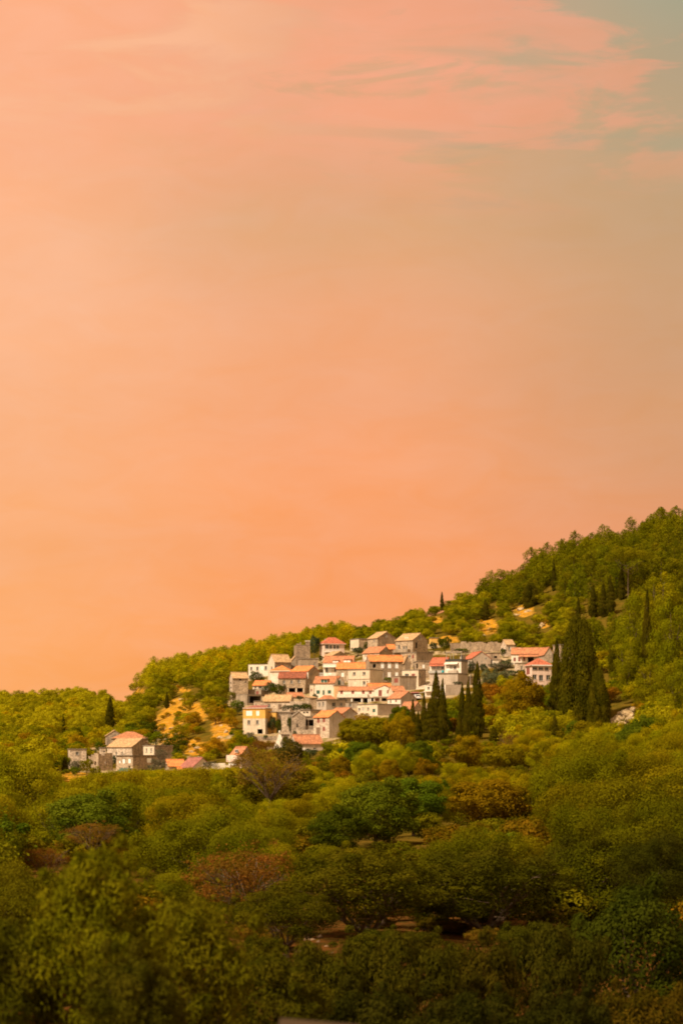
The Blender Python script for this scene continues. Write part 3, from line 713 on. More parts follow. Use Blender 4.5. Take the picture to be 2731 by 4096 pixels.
    H('stone_house', 'grey gable with dark slab edge behind the big tan roof of the hamlet', 'd', 515, 522, 695, 430, 288, 232, 'slopeL', 'greystone', 'tan', a=10, depth=5, group=gp)
    H('village_house', 'house with orange red hipped roof rising behind the big tan roof of the hamlet', 'd', 590, 600, 985, 470, 322, 247, 'hip', 'brownstone', 'redorange', a=10, group=gp, depth=8)
    H('stone_house', 'biggest hamlet house with broad tan roof, pale stone front and dark gable', 'd', 508, 808, 1005, 560, 414, 322, 'slopeL', 'brownstone', 'tan', a=58, wall_l='lightstone', wins=[(618, 490, 20, 34, 'd'), (948, 388, 18, 16, 'd'), (690, 485, 18, 30, 'd')], group=gp)
    H('annex', 'small low stone lean-to at the left end of the big hamlet house', 'd', 450, 458, 512, 520, 430, None, 'flat', 'lightstone', 'slab', a=14, depth=3, cat='annex', wins=[(494, 468, 18, 16, 'o')])
    H('stone_house', 'flat roofed hamlet house with two windows on a cream end and a brown side', 'd', 915, 1055, 1250, 615, 405, None, 'flat', 'brownstone', 'slab', a=36, wall_l='cream', wins=[(957, 454, 20, 44, 'd'), (1017, 452, 20, 44, 'd')], group=gp)
    h = H('stone_house', 'lower hamlet house with two white shutters on a tan front and a dark brown side', 'd', 605, 815, 1055, 700, 515, None, 'flat', 'brownstone', 'slab', a=42, wall_l='stone', wins=[(650, 585, 18, 28, 'w'), (700, 577, 30, 48, 'w'), (773, 574, 30, 50, 'w'), (987, 567, 46, 52, 'w'), (770, 640, 20, 30, 'o')], group=gp, over=.6)
    h.awning('awning', 'L', 665, 800, 655, 690, 1.5, SH['g'])
    H('cottage', 'grey cottage with orange red roof and twin pots at the right of the hamlet', 'd', 1180, 1212, 1400, 720, 632, 562, 'slopeR', 'stone', 'orange', a=12, chims=[(1292, 632)], wins=[(1290, 660, 20, 30, 'y')], group=gp)
    H('cottage', 'little pale cottage with short orange roof below the mauve roof', 'd', 1315, 1325, 1420, 725, 690, 648, 'slopeR', 'white', 'orange', a=12, depth=4, group=gp)
    H('village_house', 'cream gabled house with mauve red roof and square window above the trees', 'e', 0, 82, 265, 890, 832, 742, 'slopeL', 'cream', 'mauve', a=32, chims=[(213, 728)], wins=[(188, 806, 18, 28, 'd')], group=gp)
    h = H('village_house', 'pink white house with orange roof and enclosed white balcony above the low wall', 'e', 450, 568, 680, 860, 706, 632, 'slopeL', 'stone', 'redorange', a=40, wall_l='pink', wins=[(520, 670, 40, 30, 'd')], group=gp)
    h.part('balcony', 'L', [(450, 566, 712, 780, .02, 1.2)], W['pink']); h.rail('L', 468, 548, 782, 806, 1.0, WHITEP)
    H('garden_wall', 'low pale rubble wall running from the mauve roof to the pink white house', 'e', 255, 265, 552, 880, 800, None, 'ruin', 'white', 'slab', a=-10, depth=1.0, jag=.5, cat='wall')
    H('garden_wall', 'low grey stone wall left of the white pinnacle', 'e', 722, 730, 930, 560, 512, None, 'ruin', 'greystone', 'slab', a=5, depth=1.0, jag=.2, cat='wall')
# ---------------------------------------------------------------- foliage
def foliage_mat():
    m = bpy.data.materials.new('foliage'); m.use_nodes = True
    nt = m.node_tree; nt.nodes.clear(); N = nt.nodes.new; L = nt.links.new
    out = N('ShaderNodeOutputMaterial')
    info = N('ShaderNodeObjectInfo'); geo = N('ShaderNodeNewGeometry'); at = N('ShaderNodeAttribute'); at.attribute_name = 'tint'
    hs = N('ShaderNodeHueSaturation'); L(info.outputs['Color'], hs.inputs['Color'])
    r = N('ShaderNodeMapRange'); r.inputs['To Min'].default_value = .88; r.inputs['To Max'].default_value = 1.12; L(geo.outputs['Random Per Island'], r.inputs['Value'])
    mu = N('ShaderNodeMath'); mu.operation = 'MULTIPLY'; L(r.outputs['Result'], mu.inputs[0]); L(at.outputs['Fac'], mu.inputs[1]); L(mu.outputs[0], hs.inputs['Value'])
    hr = N('ShaderNodeMapRange'); hr.inputs['To Min'].default_value = .517; hr.inputs['To Max'].default_value = .493; L(at.outputs['Fac'], hr.inputs['Value'])
    hr.inputs['From Min'].default_value = .7; hr.inputs['From Max'].default_value = 1.3; L(hr.outputs['Result'], hs.inputs['Hue'])
    d = N('ShaderNodeBsdfDiffuse'); t = N('ShaderNodeBsdfTranslucent'); mx = N('ShaderNodeMixShader'); mx.inputs[0].default_value = .40
    L(hs.outputs[0], d.inputs['Color']); L(hs.outputs[0], t.inputs['Color']); L(d.outputs[0], mx.inputs[1]); L(t.outputs[0], mx.inputs[2]); L(mx.outputs[0], out.inputs[0])
    return m


FOL = foliage_mat()
BARK = rough_mat('bark', C3(.13, .085, .05), C3(.085, .055, .035), 1.5, 9, .4)
BARK_P = rough_mat('bark pale', C3(.14, .095, .06), C3(.09, .06, .04), 1.5, 9, .4)


def leaf_cloud(lobes, n, Ll, Lw, shell=.45, upright=0.0, up=.25, seed=0, jit=.55, outl=.065):
    """N diamond leaves spread near the surfaces of the crown's LOBES (rows of cx, cy, cz, rx, ry, rz)"""
    g = np.random.default_rng(seed)
    lobes = np.asarray(lobes, float)
    wgt = (lobes[:, 3] * lobes[:, 5]) ** 1.0; wgt /= wgt.sum()
    k = int(n * 1.35); idx = g.choice(len(lobes), k, p=wgt)
    d = g.normal(size=(k, 3)); d[:, 2] += up; d /= np.linalg.norm(d, axis=1)[:, None]
    r = 1 - shell * g.random(k) ** 1.4; o = g.random(k) < outl; r[o] = 1 + .42 * g.random(o.sum()) ** 1.5
    p = lobes[idx, :3] + d * lobes[idx, 3:] * r[:, None]
    keep = np.ones(k, bool)
    for j in range(len(lobes)):
        q = (((p - lobes[j, :3]) / lobes[j, 3:]) ** 2).sum(1)
        keep &= ~((q < .45) & (idx != j))
    p, d, idx = p[keep][:n], d[keep][:n], idx[keep][:n]; k = len(p)
    nrm = d + g.normal(size=(k, 3)) * jit; nrm /= np.linalg.norm(nrm, axis=1)[:, None]
    t = g.normal(size=(k, 3)); t[:, 2] += upright; t -= nrm * (t * nrm).sum(1)[:, None]; t /= np.linalg.norm(t, axis=1)[:, None]
    b = np.cross(nrm, t)
    s = (.6 + .8 * g.random(k))[:, None]
    V = np.stack([p - t * Ll * .5 * s, p + b * Lw * .5 * s, p + t * Ll * .5 * s, p - b * Lw * .5 * s], 1).reshape(-1, 3)
    tint = (.70 + .60 * g.random(len(lobes)))[idx]
    return V, np.repeat(tint, 4)


def cloud_mesh(name, V, tint, trunk=None, fit=97):
    if fit:
        V = V.copy(); V[:, :2] *= .5 / np.percentile(np.hypot(V[:, 0], V[:, 1]), fit); lo = min(0.0, V[:, 2].min()); V[:, 2] = V[:, 2] / np.percentile(V[:, 2], 99.6)
    nv0 = len(V); nq = nv0 // 4
    tv = trunk.v if trunk else []; tf = trunk.f if trunk else []
    me = bpy.data.meshes.new(name)
    me.vertices.add(nv0 + len(tv))
    co = np.concatenate([V, np.array(tv, float).reshape(-1, 3)]).astype(np.float32)
    me.vertices.foreach_set('co', co.ravel())
    loops = np.concatenate([np.arange(nv0), np.array([i + nv0 for f in tf for i in f], int)]).astype(np.int32)
    sizes = np.concatenate([np.full(nq, 4), np.array([len(f) for f in tf], int)]).astype(np.int32)
    starts = (np.cumsum(sizes) - sizes).astype(np.int32)
    me.loops.add(len(loops)); me.loops.foreach_set('vertex_index', loops)
    me.polygons.add(len(sizes)); me.polygons.foreach_set('loop_start', starts); me.polygons.foreach_set('loop_total', sizes)
    me.materials.append(FOL)
    if trunk:
        me.materials.append(trunk.mats[0])
    mi = np.zeros(len(sizes), np.int32); mi[nq:] = 1
    me.polygons.foreach_set('material_index', mi)
    a = me.attributes.new('tint', 'FLOAT', 'POINT'); a.data.foreach_set('value', np.concatenate([tint, np.ones(len(tv))]).astype(np.float32))
    me.update(calc_edges=True); me.validate()
    return me


def round_lobes(seed, m, rmin, rmax, zc=.5, rz=.3, rad=.32, core=True):
    g = np.random.default_rng(seed); out = []
    for i in range(m):
        d = g.normal(size=3); d[2] += .35; d /= np.linalg.norm(d)
        f = g.random() ** .28; r = rmin + (rmax - rmin) * g.random()
        out.append((d[0] * rad * f, d[1] * rad * f, zc + d[2] * rz * f, r, r, r * .85))
    for i in range(max(3, m // 6)):                              # a few branches that stick out of the dome
        a = g.random() * 6.283; e = g.random() * 1.3; q = 1.12 + .22 * g.random(); r = rmin * (.55 + .4 * g.random())
        out.append((math.cos(a) * math.cos(e) * rad * q, math.sin(a) * math.cos(e) * rad * q, zc + math.sin(e) * rz * q, r, r, r * 1.1))
    if core:
        out.append((0, 0, zc, rad * .95, rad * .95, rz * .95))
    return out


def pine_lobes(seed, pointed=.7, base=.12):
    g = np.random.default_rng(seed); out = []
    z = base
    lean = g.normal(size=2) * .04
    while z < .93:
        R_ = .40 * (1 - z) ** pointed * (1 if z > .25 else .75) + .03
        k = max(2, int(6 * R_ / .4)); a0 = g.random() * 6.28
        for i in range(k):
            a = a0 + 6.283 * i / k + g.normal() * .25; rr = R_ * (.7 + .5 * g.random()); s = .10 + .075 * g.random()
            out.append((math.cos(a) * rr + lean[0] * z, math.sin(a) * rr + lean[1] * z, z + g.normal() * .02, s * 1.2, s * 1.2, s * .75))
        z += .125
    for i in range(5):
        out.append((g.normal() * .05 + lean[0], g.normal() * .05 + lean[1], .9 + .07 * g.random(), .06, .06, .09))
    for i in range(4):
        out.append((0, 0, .2 + .18 * i, .2 - .035 * i, .2 - .035 * i, .12))
    return out


def cypress_lobes(seed, ragged=.0):
    g = np.random.default_rng(seed); out = []
    for i in range(46):
        z = .04 + .94 * (i / 45); R_ = .40 * min(1, (z / .22)) ** .5 * (1 - z) ** .72 * 1.3
        a = g.random() * 6.28; off = R_ * (.30 + ragged * g.random())
        out.append((math.cos(a) * off, math.sin(a) * off, z, R_ * .72 + .03, R_ * .72 + .03, .055 + .02 * g.random()))
    return out


def skeleton(seed, top=.75, spread=.3, limbs=6, r0=.035, base_split=.18, mat=None, bend=.5, twigs=0):
    """trunk with tapering limbs that fork towards the crown"""
    g = random.Random(seed); mb = MB(); mt = mat or BARK
    mb.tube([(0, 0, -.12), (g.uniform(-.01, .01), g.uniform(-.01, .01), base_split * .6), (0, 0, base_split + .02)], [r0 * 1.25, r0, r0 * .9], mt, 7)
    for i in range(limbs):
        a = 6.283 * (i + g.uniform(-.3, .3)) / limbs; z0 = base_split * g.uniform(.8, 1.3)
        L = spread * g.uniform(.7, 1.1); zt = top * g.uniform(.7, 1.05)
        p0 = Vector((0, 0, z0)); p3 = Vector((math.cos(a) * L, math.sin(a) * L, zt))
        p1 = p0.lerp(p3, .35) + Vector((g.uniform(-.05, .05), g.uniform(-.05, .05), -.03)); p2 = p0.lerp(p3, .7) + Vector((g.uniform(-.05, .05), g.uniform(-.05, .05), .03))
        mb.tube([p0, p1, p2, p3], [r0 * .62, r0 * .45, r0 * .28, r0 * .1], mt, 5)
        for j in range(2 + twigs):
            q0 = p1.lerp(p3, g.uniform(.0, .75)); b = a + g.uniform(-1.2, 1.2); q1 = q0 + Vector((math.cos(b), math.sin(b), g.uniform(.3, 1.3))) * g.uniform(.10, .2)
            mb.tube([q0, q0.lerp(q1, .5) + Vector((0, 0, g.uniform(-.02, .02))), q1], [r0 * .24, r0 * .16, r0 * .05], mt, 4)
            if twigs:
                for l in range(4):
                    s0 = q0.lerp(q1, g.uniform(.3, 1)); c = b + g.uniform(-1.3, 1.3); s1 = s0 + Vector((math.cos(c), math.sin(c), g.uniform(.0, 1.4))) * g.uniform(.05, .12)
                    mb.tube([s0, s1], [r0 * .1, r0 * .03], mt, 3)
    return mb


LIB = {}     # kind -> list of (crown mesh, trunk mesh or None)


def make_library():
    def add(kind, crown, trunk=None):
        LIB.setdefault(kind, []).append((crown, trunk))
    for s in range(5):                                            # far round trees, one mesh with a short trunk
        t = MB(); t.tube([(0, 0, -.15), (0, 0, .2), (.02, .01, .5)], [.035, .028, .015], BARK, 5)
        V, ti = leaf_cloud(round_lobes(100 + s, 13, .14, .22, zc=.46, rz=.36), 3400, .044, .03, seed=s, jit=.28)
        add('round', cloud_mesh('round_crown_far', V, ti, t))
    for s in range(3):
        V, ti = leaf_cloud(round_lobes(140 + s, 11, .14, .24, zc=.42, rz=.26), 2000, .055, .036, seed=30 + s, jit=.32)
        t = MB(); t.tube([(0, 0, -.15), (0, 0, .35)], [.03, .015], BARK, 5)
        add('shrub', cloud_mesh('shrub_crown_far', V, ti, t))
    for s in range(5):
        t = MB(); t.tube([(0, 0, -.15), (0, 0, .4), (0, 0, .9)], [.028, .022, .006], BARK, 5)
        V, ti = leaf_cloud(pine_lobes(200 + s, .62), 2600, .05, .027, seed=60 + s, upright=.9, jit=.32)
        add('pine', cloud_mesh('pine_crown_far', V, ti, t))
    for s in range(3):
        V, ti = leaf_cloud(pine_lobes(240 + s, .45), 15000, .03, .013, seed=70 + s, upright=.8, jit=.35)
        add('bigpine', cloud_mesh('pine_crown', V, ti), skeleton(20 + s, .9, .16, 5, .02, .3).mesh('pine_trunk'))
    for s in range(3):
        V, ti = leaf_cloud(cypress_lobes(300 + s), 9000, .06, .022, shell=.35, seed=80 + s, upright=2.6, jit=.45, up=.1)
        t = MB(); t.tube([(0, 0, -.05), (0, 0, .3), (0, 0, .9)], [.09, .06, .01], BARK, 6)
        add('cypress', cloud_mesh('cypress_crown', V, ti, fit=93), t.mesh('cypress_trunk'))
    for s in range(2):
        lo = pine_lobes(320 + s, .55, .05); lo = [(a * 1.0, b * 1.0, c, d * 1.15, e * 1.15, f * 1.7) for a, b, c, d, e, f in lo]
        V, ti = leaf_cloud(lo, 30000, .036, .017, seed=85 + s, upright=1.6, jit=.4)
        t = MB(); t.tube([(0, 0, -.05), (0, 0, .4), (0, 0, .95)], [.035, .025, .004], BARK, 6)
        add('broadcypress', cloud_mesh('broad_cypress_crown', V, ti, fit=93), t.mesh('cypress_trunk'))
    for s in range(5):
        V, ti = leaf_cloud(round_lobes(400 + s, 26, .095, .18, rad=.35, rz=.38, zc=.45), 40000, .0165, .0085, seed=90 + s, jit=.42, shell=.55)
        add('olive', cloud_mesh('olive_crown', V, ti), skeleton(40 + s, .7, .28, 6, .03, .16).mesh('olive_trunk'))
    for s in range(3):
        V, ti = leaf_cloud(round_lobes(430 + s, 42, .06, .12, rad=.37, rz=.30, zc=.56), 30000, .019, .008, seed=95 + s, jit=.5, shell=.6)
        add('openolive', cloud_mesh('open_olive_crown', V, ti), skeleton(50 + s, .68, .34, 7, .028, .14, BARK, twigs=1).mesh('open_olive_trunk'))
    for s in range(2):
        V, ti = leaf_cloud(round_lobes(450 + s, 32, .08, .15, rad=.36, rz=.38, zc=.47), 24000, .024, .015, seed=99 + s, jit=.34, shell=.45)
        add('leafy', cloud_mesh('leafy_crown', V, ti), skeleton(56 + s, .7, .3, 6, .025, .2).mesh('leafy_trunk'))
    for s in range(2):
        V, ti = leaf_cloud(round_lobes(470 + s, 40, .05, .1, rad=.38, rz=.3, zc=.58), 9000, .016, .009, seed=103 + s, jit=.9, shell=.95)
        add('sparse', cloud_mesh('sparse_crown', V, ti), skeleton(60 + s, .84, .38, 10, .02, .14, twigs=4).mesh('sparse_branches'))
    for s in range(3):
        V, ti = leaf_cloud(round_lobes(500 + s, 46, .06, .13, rad=.36, rz=.42, zc=.46), 22000, .032, .012, seed=110 + s, jit=.5, shell=.6, upright=.8)
        add('nearbush', cloud_mesh('bush_leaves', V, ti), skeleton(70 + s, .7, .26, 8, .016, .08).mesh('bush_stems'))
    for s in range(3):
        V, ti = leaf_cloud(round_lobes(530 + s, 40, .07, .12, rad=.38, rz=.28, zc=.42), 20000, .034, .010, seed=120 + s, jit=.4, shell=.7, upright=1.8)
        add('sprig', cloud_mesh('sprig_leaves', V, ti), skeleton(80 + s, .6, .3, 9, .012, .05).mesh('sprig_stems'))
    g = np.random.default_rng(5); lo = []
    for i in range(40):
        a = g.random() * 6.28; r = .42 * g.random() ** .5
        lo.append((math.cos(a) * r, math.sin(a) * r, .84 + .10 * (1 - (r / .42) ** 2) + g.normal() * .02, .12, .12, .085))
    V, ti = leaf_cloud(lo, 12000, .022, .01, seed=130, upright=.6)
    add('umbrella', cloud_mesh('umbrella_pine_crown', V, ti), skeleton(90, .86, .3, 7, .011, .55).mesh('umbrella_pine_trunk'))


NAMES = {'round': 'broadleaf_tree', 'shrub': 'shrub', 'pine': 'pine_tree', 'bigpine': 'pine_tree', 'cypress': 'cypress_tree', 'broadcypress': 'cypress_tree',
         'olive': 'olive_tree', 'openolive': 'olive_tree', 'leafy': 'broadleaf_tree', 'sparse': 'autumn_tree', 'nearbush': 'bush', 'sprig': 'bush', 'umbrella': 'umbrella_pine'}
PLANTS = []


def plant(kind, x, y, w, h, col, label=None, cat=None, group=None, name=None, look=None, z=None, wy=None, var=None, far=None):
    lib = LIB[kind]; cm, tm = lib[random.randrange(len(lib))] if var is None else lib[var % len(lib)]
    z = gz(x, y) if z is None else z
    rz = random.uniform(0, 6.283)
    nm = name or NAMES[kind]; ct = cat or {'shrub': 'shrub', 'nearbush': 'bush', 'sprig': 'bush', 'cypress': 'cypress', 'broadcypress': 'cypress', 'pine': 'pine', 'bigpine': 'pine', 'umbrella': 'pine'}.get(kind, 'tree')
    if tm is None:
        o = bpy.data.objects.new(nm, cm); COLL.objects.link(o); o.color = (*col, 1)
        root = o
    else:
        root = bpy.data.objects.new(nm, None); COLL.objects.link(root); root.empty_display_size = .3
        c = bpy.data.objects.new('crown', cm); COLL.objects.link(c); c.parent = root; c.color = (*col, 1)
        t = bpy.data.objects.new('trunk' if kind not in ('nearbush', 'sprig') else 'stems', tm); COLL.objects.link(t); t.parent = root
    root.location = (x, y, z); root.rotation_euler = (0, 0, rz); root.scale = (w, w if wy is None else wy, h)
    tag(root, label, ct, group)
    px, row = to_px(x, y, z); s = 1 / (K * y)
    PLANTS.append(dict(o=root, kind=nm, px=px, row=row, w=w * s, h=h * s, y=y, look=look, label=label, group=group))
    return root


def vary(c, v=.18):
    f = 1 + random.uniform(-v, v); g = random.uniform(-.12, .12)
    return (c[0] * f * (1 + g), c[1] * f, c[2] * f)


def T(kind, c, x, base, w, h, col, label, Y=None, **k):
    """plant placed by the photo: crop, centre x, base row, width and height in crop pixels"""
    s = CROPS[c][2]; px, row = full(c, x, base)
    Y = Y or ray_ground(px, row)
    m = K * Y * s
    return plant(kind, (px - 1365.5) * K * Y, Y, w * m, h * m, col, label, z=(HZ - row) * K * Y, **k)


# base colours (linear): what the leaves themselves have
OLV = (.17, .145, .004); OLV2 = (.19, .16, .004); GRN = (.095, .12, .005); DKG = (.062, .072, .003); PINE = (.165, .142, .003); YEL = (.16, .105, .010)
RUS = (.19, .065, .014); BRN = (.13, .065, .013); CYP = (.080, .064, .003); VGR = (.062, .078, .028); SIL = (.13, .135, .060); GRY = (.13, .115, .065)
# ---------------------------------------------------------------- named plants
def B(kind, c, x0, x1, top, base, col, label, **k):
    return T(kind, c, (x0 + x1) / 2, base, (x1 - x0) * 1.12, (base - top) * 1.04, col, label, **k)


def village_plants():
    for i in range(26):
        px = random.uniform(1000, 2320); Y = random.uniform(100, 150); w = random.uniform(1.2, 2.6); X = (px - 1365.5) * K * Y
        plant('sprig', X, Y, w, w * random.uniform(.35, .6), vary(random.choice(((.13, .062, .008), (.10, .075, .004), (.16, .09, .008)))), look='low dry', name='dry_bush')
    for i in range(64):
        px, row, rx, ry = random.choice(PATCH[1:16]); px += random.uniform(-1, 1) * rx; row += random.uniform(-.9, .9) * ry
        Y = ray_ground(px, row); w = random.uniform(1.2, 3.2)
        plant('shrub', (px - 1365.5) * K * Y, Y, w, w * random.uniform(.5, .8), vary(random.choice(((.24, .19, .003), (.115, .125, .004), (.28, .165, .004)))), look='small grassland')
    g = 'shrubs and trees between the houses'
    for a in [
        ('round', 'a', 370, 555, 612, 735, DKG, 'dark round tree behind the small cream cottage with orange roof'),
        ('round', 'a', 535, 700, 745, 880, VGR, 'green tree between the small cottage and the olive brown arcade house'),
        ('round', 'a', 640, 830, 760, 890, DKG, 'dark bushy tree in front of the left end of the arcade'),
        ('shrub', 'a', 195, 255, 800, 915, VGR, 'dark climbing bush on the left corner of the concrete shell'),
        ('shrub', 'a', 258, 332, 764, 830, VGR, 'round dark shrub growing against the tall narrow stone house'),
        ('shrub', 'a', 925, 1015, 900, 955, VGR, 'small green shrub below the orange shed by the arcade'),
        ('shrub', 'a', 1115, 1185, 878, 965, VGR, 'green shrub under the cream corner of the green windowed house'),
        ('shrub', 'a', 755, 870, 1010, 1092, GRY, 'yellowish shrub in front of the long cream farmhouse door'),
        ('shrub', 'a', 870, 1010, 1000, 1095, VGR, 'green shrub in the middle of the terrace right of the farmhouse'),
        ('shrub', 'a', 985, 1115, 990, 1120, DKG, 'darker taller shrub at the right end of the farmhouse terrace'),
        ('round', 'a', 590, 705, 1150, 1340, VGR, 'ivy covered tree in front of the yellow extension'),
        ('shrub', 'a', 690, 765, 1180, 1365, DKG, 'dark ivy left of the pale broken wall'),
        ('shrub', 'a', 826, 880, 1150, 1365, DKG, 'narrow ivy curtain between the broken wall and the grey gable'),
        ('shrub', 'a', 962, 1002, 1155, 1260, VGR, 'ivy on the grey ruined gable end'),
        ('shrub', 'a', 1100, 1215, 1215, 1300, VGR, 'creeper hanging below the concrete porch bays'),
        ('round', 'a', 300, 465, 1335, 1500, GRY, 'grey green bush below the yellow house'),
        ('shrub', 'a', 540, 600, 1365, 1420, VGR, 'small dark bush on the low wall below the yellow house'),
        ('round', 'a', 890, 945, 1315, 1380, VGR, 'little green bush at the foot of the ruined gable'),
        ('round', 'a', 1085, 1205, 190, 470, VGR, 'tall grey green tree right of the square stone tower'),
        ('round', 'a', 960, 1030, 225, 330, VGR, 'dark treetop showing behind the square stone tower'),
        ('shrub', 'a', 1195, 1245, 420, 510, DKG, 'dark bush between tower block and white balustrade'),
        ('shrub', 'a', 945, 985, 385, 470, GRY, 'pale shrub at the foot of the square stone tower'),
        ('round', 'b', 290, 465, 262, 370, DKG, 'dark round tree above the orange roof with small dormer'),
        ('round', 'b', 170, 310, 325, 425, VGR, 'dark bush left of the orange roof with small dormer'),
        ('round', 'b', 125, 225, 225, 345, DKG, 'dark tree beside the pink pyramid roofed house'),
        ('shrub', 'b', 848, 935, 450, 520, VGR, 'green shrub on top of the wall right of the white shuttered house'),
        ('shrub', 'b', 552, 645, 680, 750, GRN, 'bright green shrub by the door of the white shuttered house'),
        ('round', 'b', 1085, 1180, 265, 372, VGR, 'dark green tree in front of the bright yellow shed'),
        ('round', 'b', 1195, 1340, 205, 400, DKG, 'tall dark tree between the yellow shed and the dark terrace wall'),
        ('round', 'b', 585, 720, 40, 190, OLV, 'round green tree on the skyline right of the brown gable'),
        ('shrub', 'c', 55, 225, 428, 480, GRN, 'flat green creeper above the villa pergola'),
        ('round', 'c', 190, 300, 575, 770, VGR, 'green tree at the right corner of the white terrace block'),
        ('round', 'c', 345, 455, 608, 710, VGR, 'dark green bush below the pale grey gable'),
        ('shrub', 'c', 455, 665, 598, 700, GRY, 'brownish grey hedge below the tiny white shed'),
        ('round', 'c', 560, 740, 560, 668, VGR, 'green bush left of the long cream house'),
        ('round', 'c', 595, 662, 425, 545, DKG, 'dark narrow bush left of the pale stone hut'),
        ('shrub', 'c', 675, 790, 685, 760, VGR, 'dark green shrub below the green bush near the long cream house'),
        ('shrub', 'c', 780, 905, 682, 760, DKG, 'dark shrub under the narrow door of the pale lower storey'),
        ('round', 'c', 360, 600, 675, 940, SIL, 'broad silvery green tree above the orange brown dome'),
        ('round', 'c', 500, 740, 695, 905, SIL, 'silvery green tree right of the broadest silvery one'),
        ('shrub', 'c', 20, 140, 818, 865, VGR, 'low green hedge on the lower grey wall of the villa'),
        ('round', 'c', 1040, 1200, 855, 990, GRY, 'pale bare bush below the veranda house'),
        ('round', 'd', 108, 240, 575, 735, GRY, 'grey olive in front of the square stone house of the hamlet'),
        ('round', 'd', 228, 370, 555, 740, OLV, 'green olive left of the roofless ruin'),
        ('round', 'd', 330, 460, 640, 790, OLV, 'bush in front of the roofless ruin'),
        ('round', 'd', 290, 400, 440, 540, VGR, 'dark bush between the square house and the roofless ruin'),
        ('round', 'd', 535, 640, 510, 640, VGR, 'green bush between the ruin and the white shuttered hamlet house'),
        ('shrub', 'd', 705, 792, 450, 512, VGR, 'small round shrub on the roof edge above the white shuttered hamlet house'),
        ('round', 'd', 985, 1200, 560, 760, GRY, 'grey green tree in front of the brown side of the hamlet houses'),
        ('round', 'd', 860, 1040, 670, 790, DKG, 'dark low bush below the green awning'),
        ('round', 'd', 1145, 1415, 285, 470, DKG, 'large dark tree on the slope right of the flat roofed hamlet house'),
        ('round', 'd', 1250, 1400, 445, 630, GRN, 'green tree above the grey cottage with twin pots'),
        ('round', 'd', 700, 920, 150, 320, DKG, 'dark spreading tree behind the orange hipped roof of the hamlet'),
        ('round', 'd', 880, 1130, 130, 330, DKG, 'second dark spreading tree right of the hamlet hipped roof'),
        ('round', 'd', 380, 510, 360, 460, GRN, 'low green bush at the left end of the big hamlet roof'),
        ('round', 'd', 5, 110, 535, 700, DKG, 'dark upright bush left of the square hamlet house'),
        ('round', 'a', 140, 335, 955, 1130, GRN, 'dark green tree below the left corner of the concrete shell'),
        ('round', 'a', -20, 145, 990, 1160, DKG, 'dark tree on the slope left of the yellow house'),
        ('shrub', 'a', 70, 260, 1150, 1310, (.26, .15, .004), 'brownish bush beside the golden grass left of the yellow house'),
        ('round', 'a', 135, 310, 1295, 1440, GRN, 'green bush at the left foot of the yellow house'),
        ('round', 'a', 20, 140, 780, 960, OLV, 'yellow green tree left of the tall narrow stone house'),
        ('round', 'a', 100, 215, 850, 985, (.20, .17, .02), 'pale leafy bush under the tall narrow stone house'),
        ('sparse', 'd', 1050, 1200, 430, 620, GRY, 'bare grey tree against the brown hamlet wall'),
        ('sparse', 'e', 180, 350, 770, 880, GRY, 'bare twiggy bush beside the mauve roof'),
        ('round', 'e', 1200, 1330, 650, 760, VGR, 'dark green bush in front of the church wall'),
    ]:
        B(*a, group=g)
    # cypresses: crop F = photo pixels
    gc = 'cypress trees of the hillside'
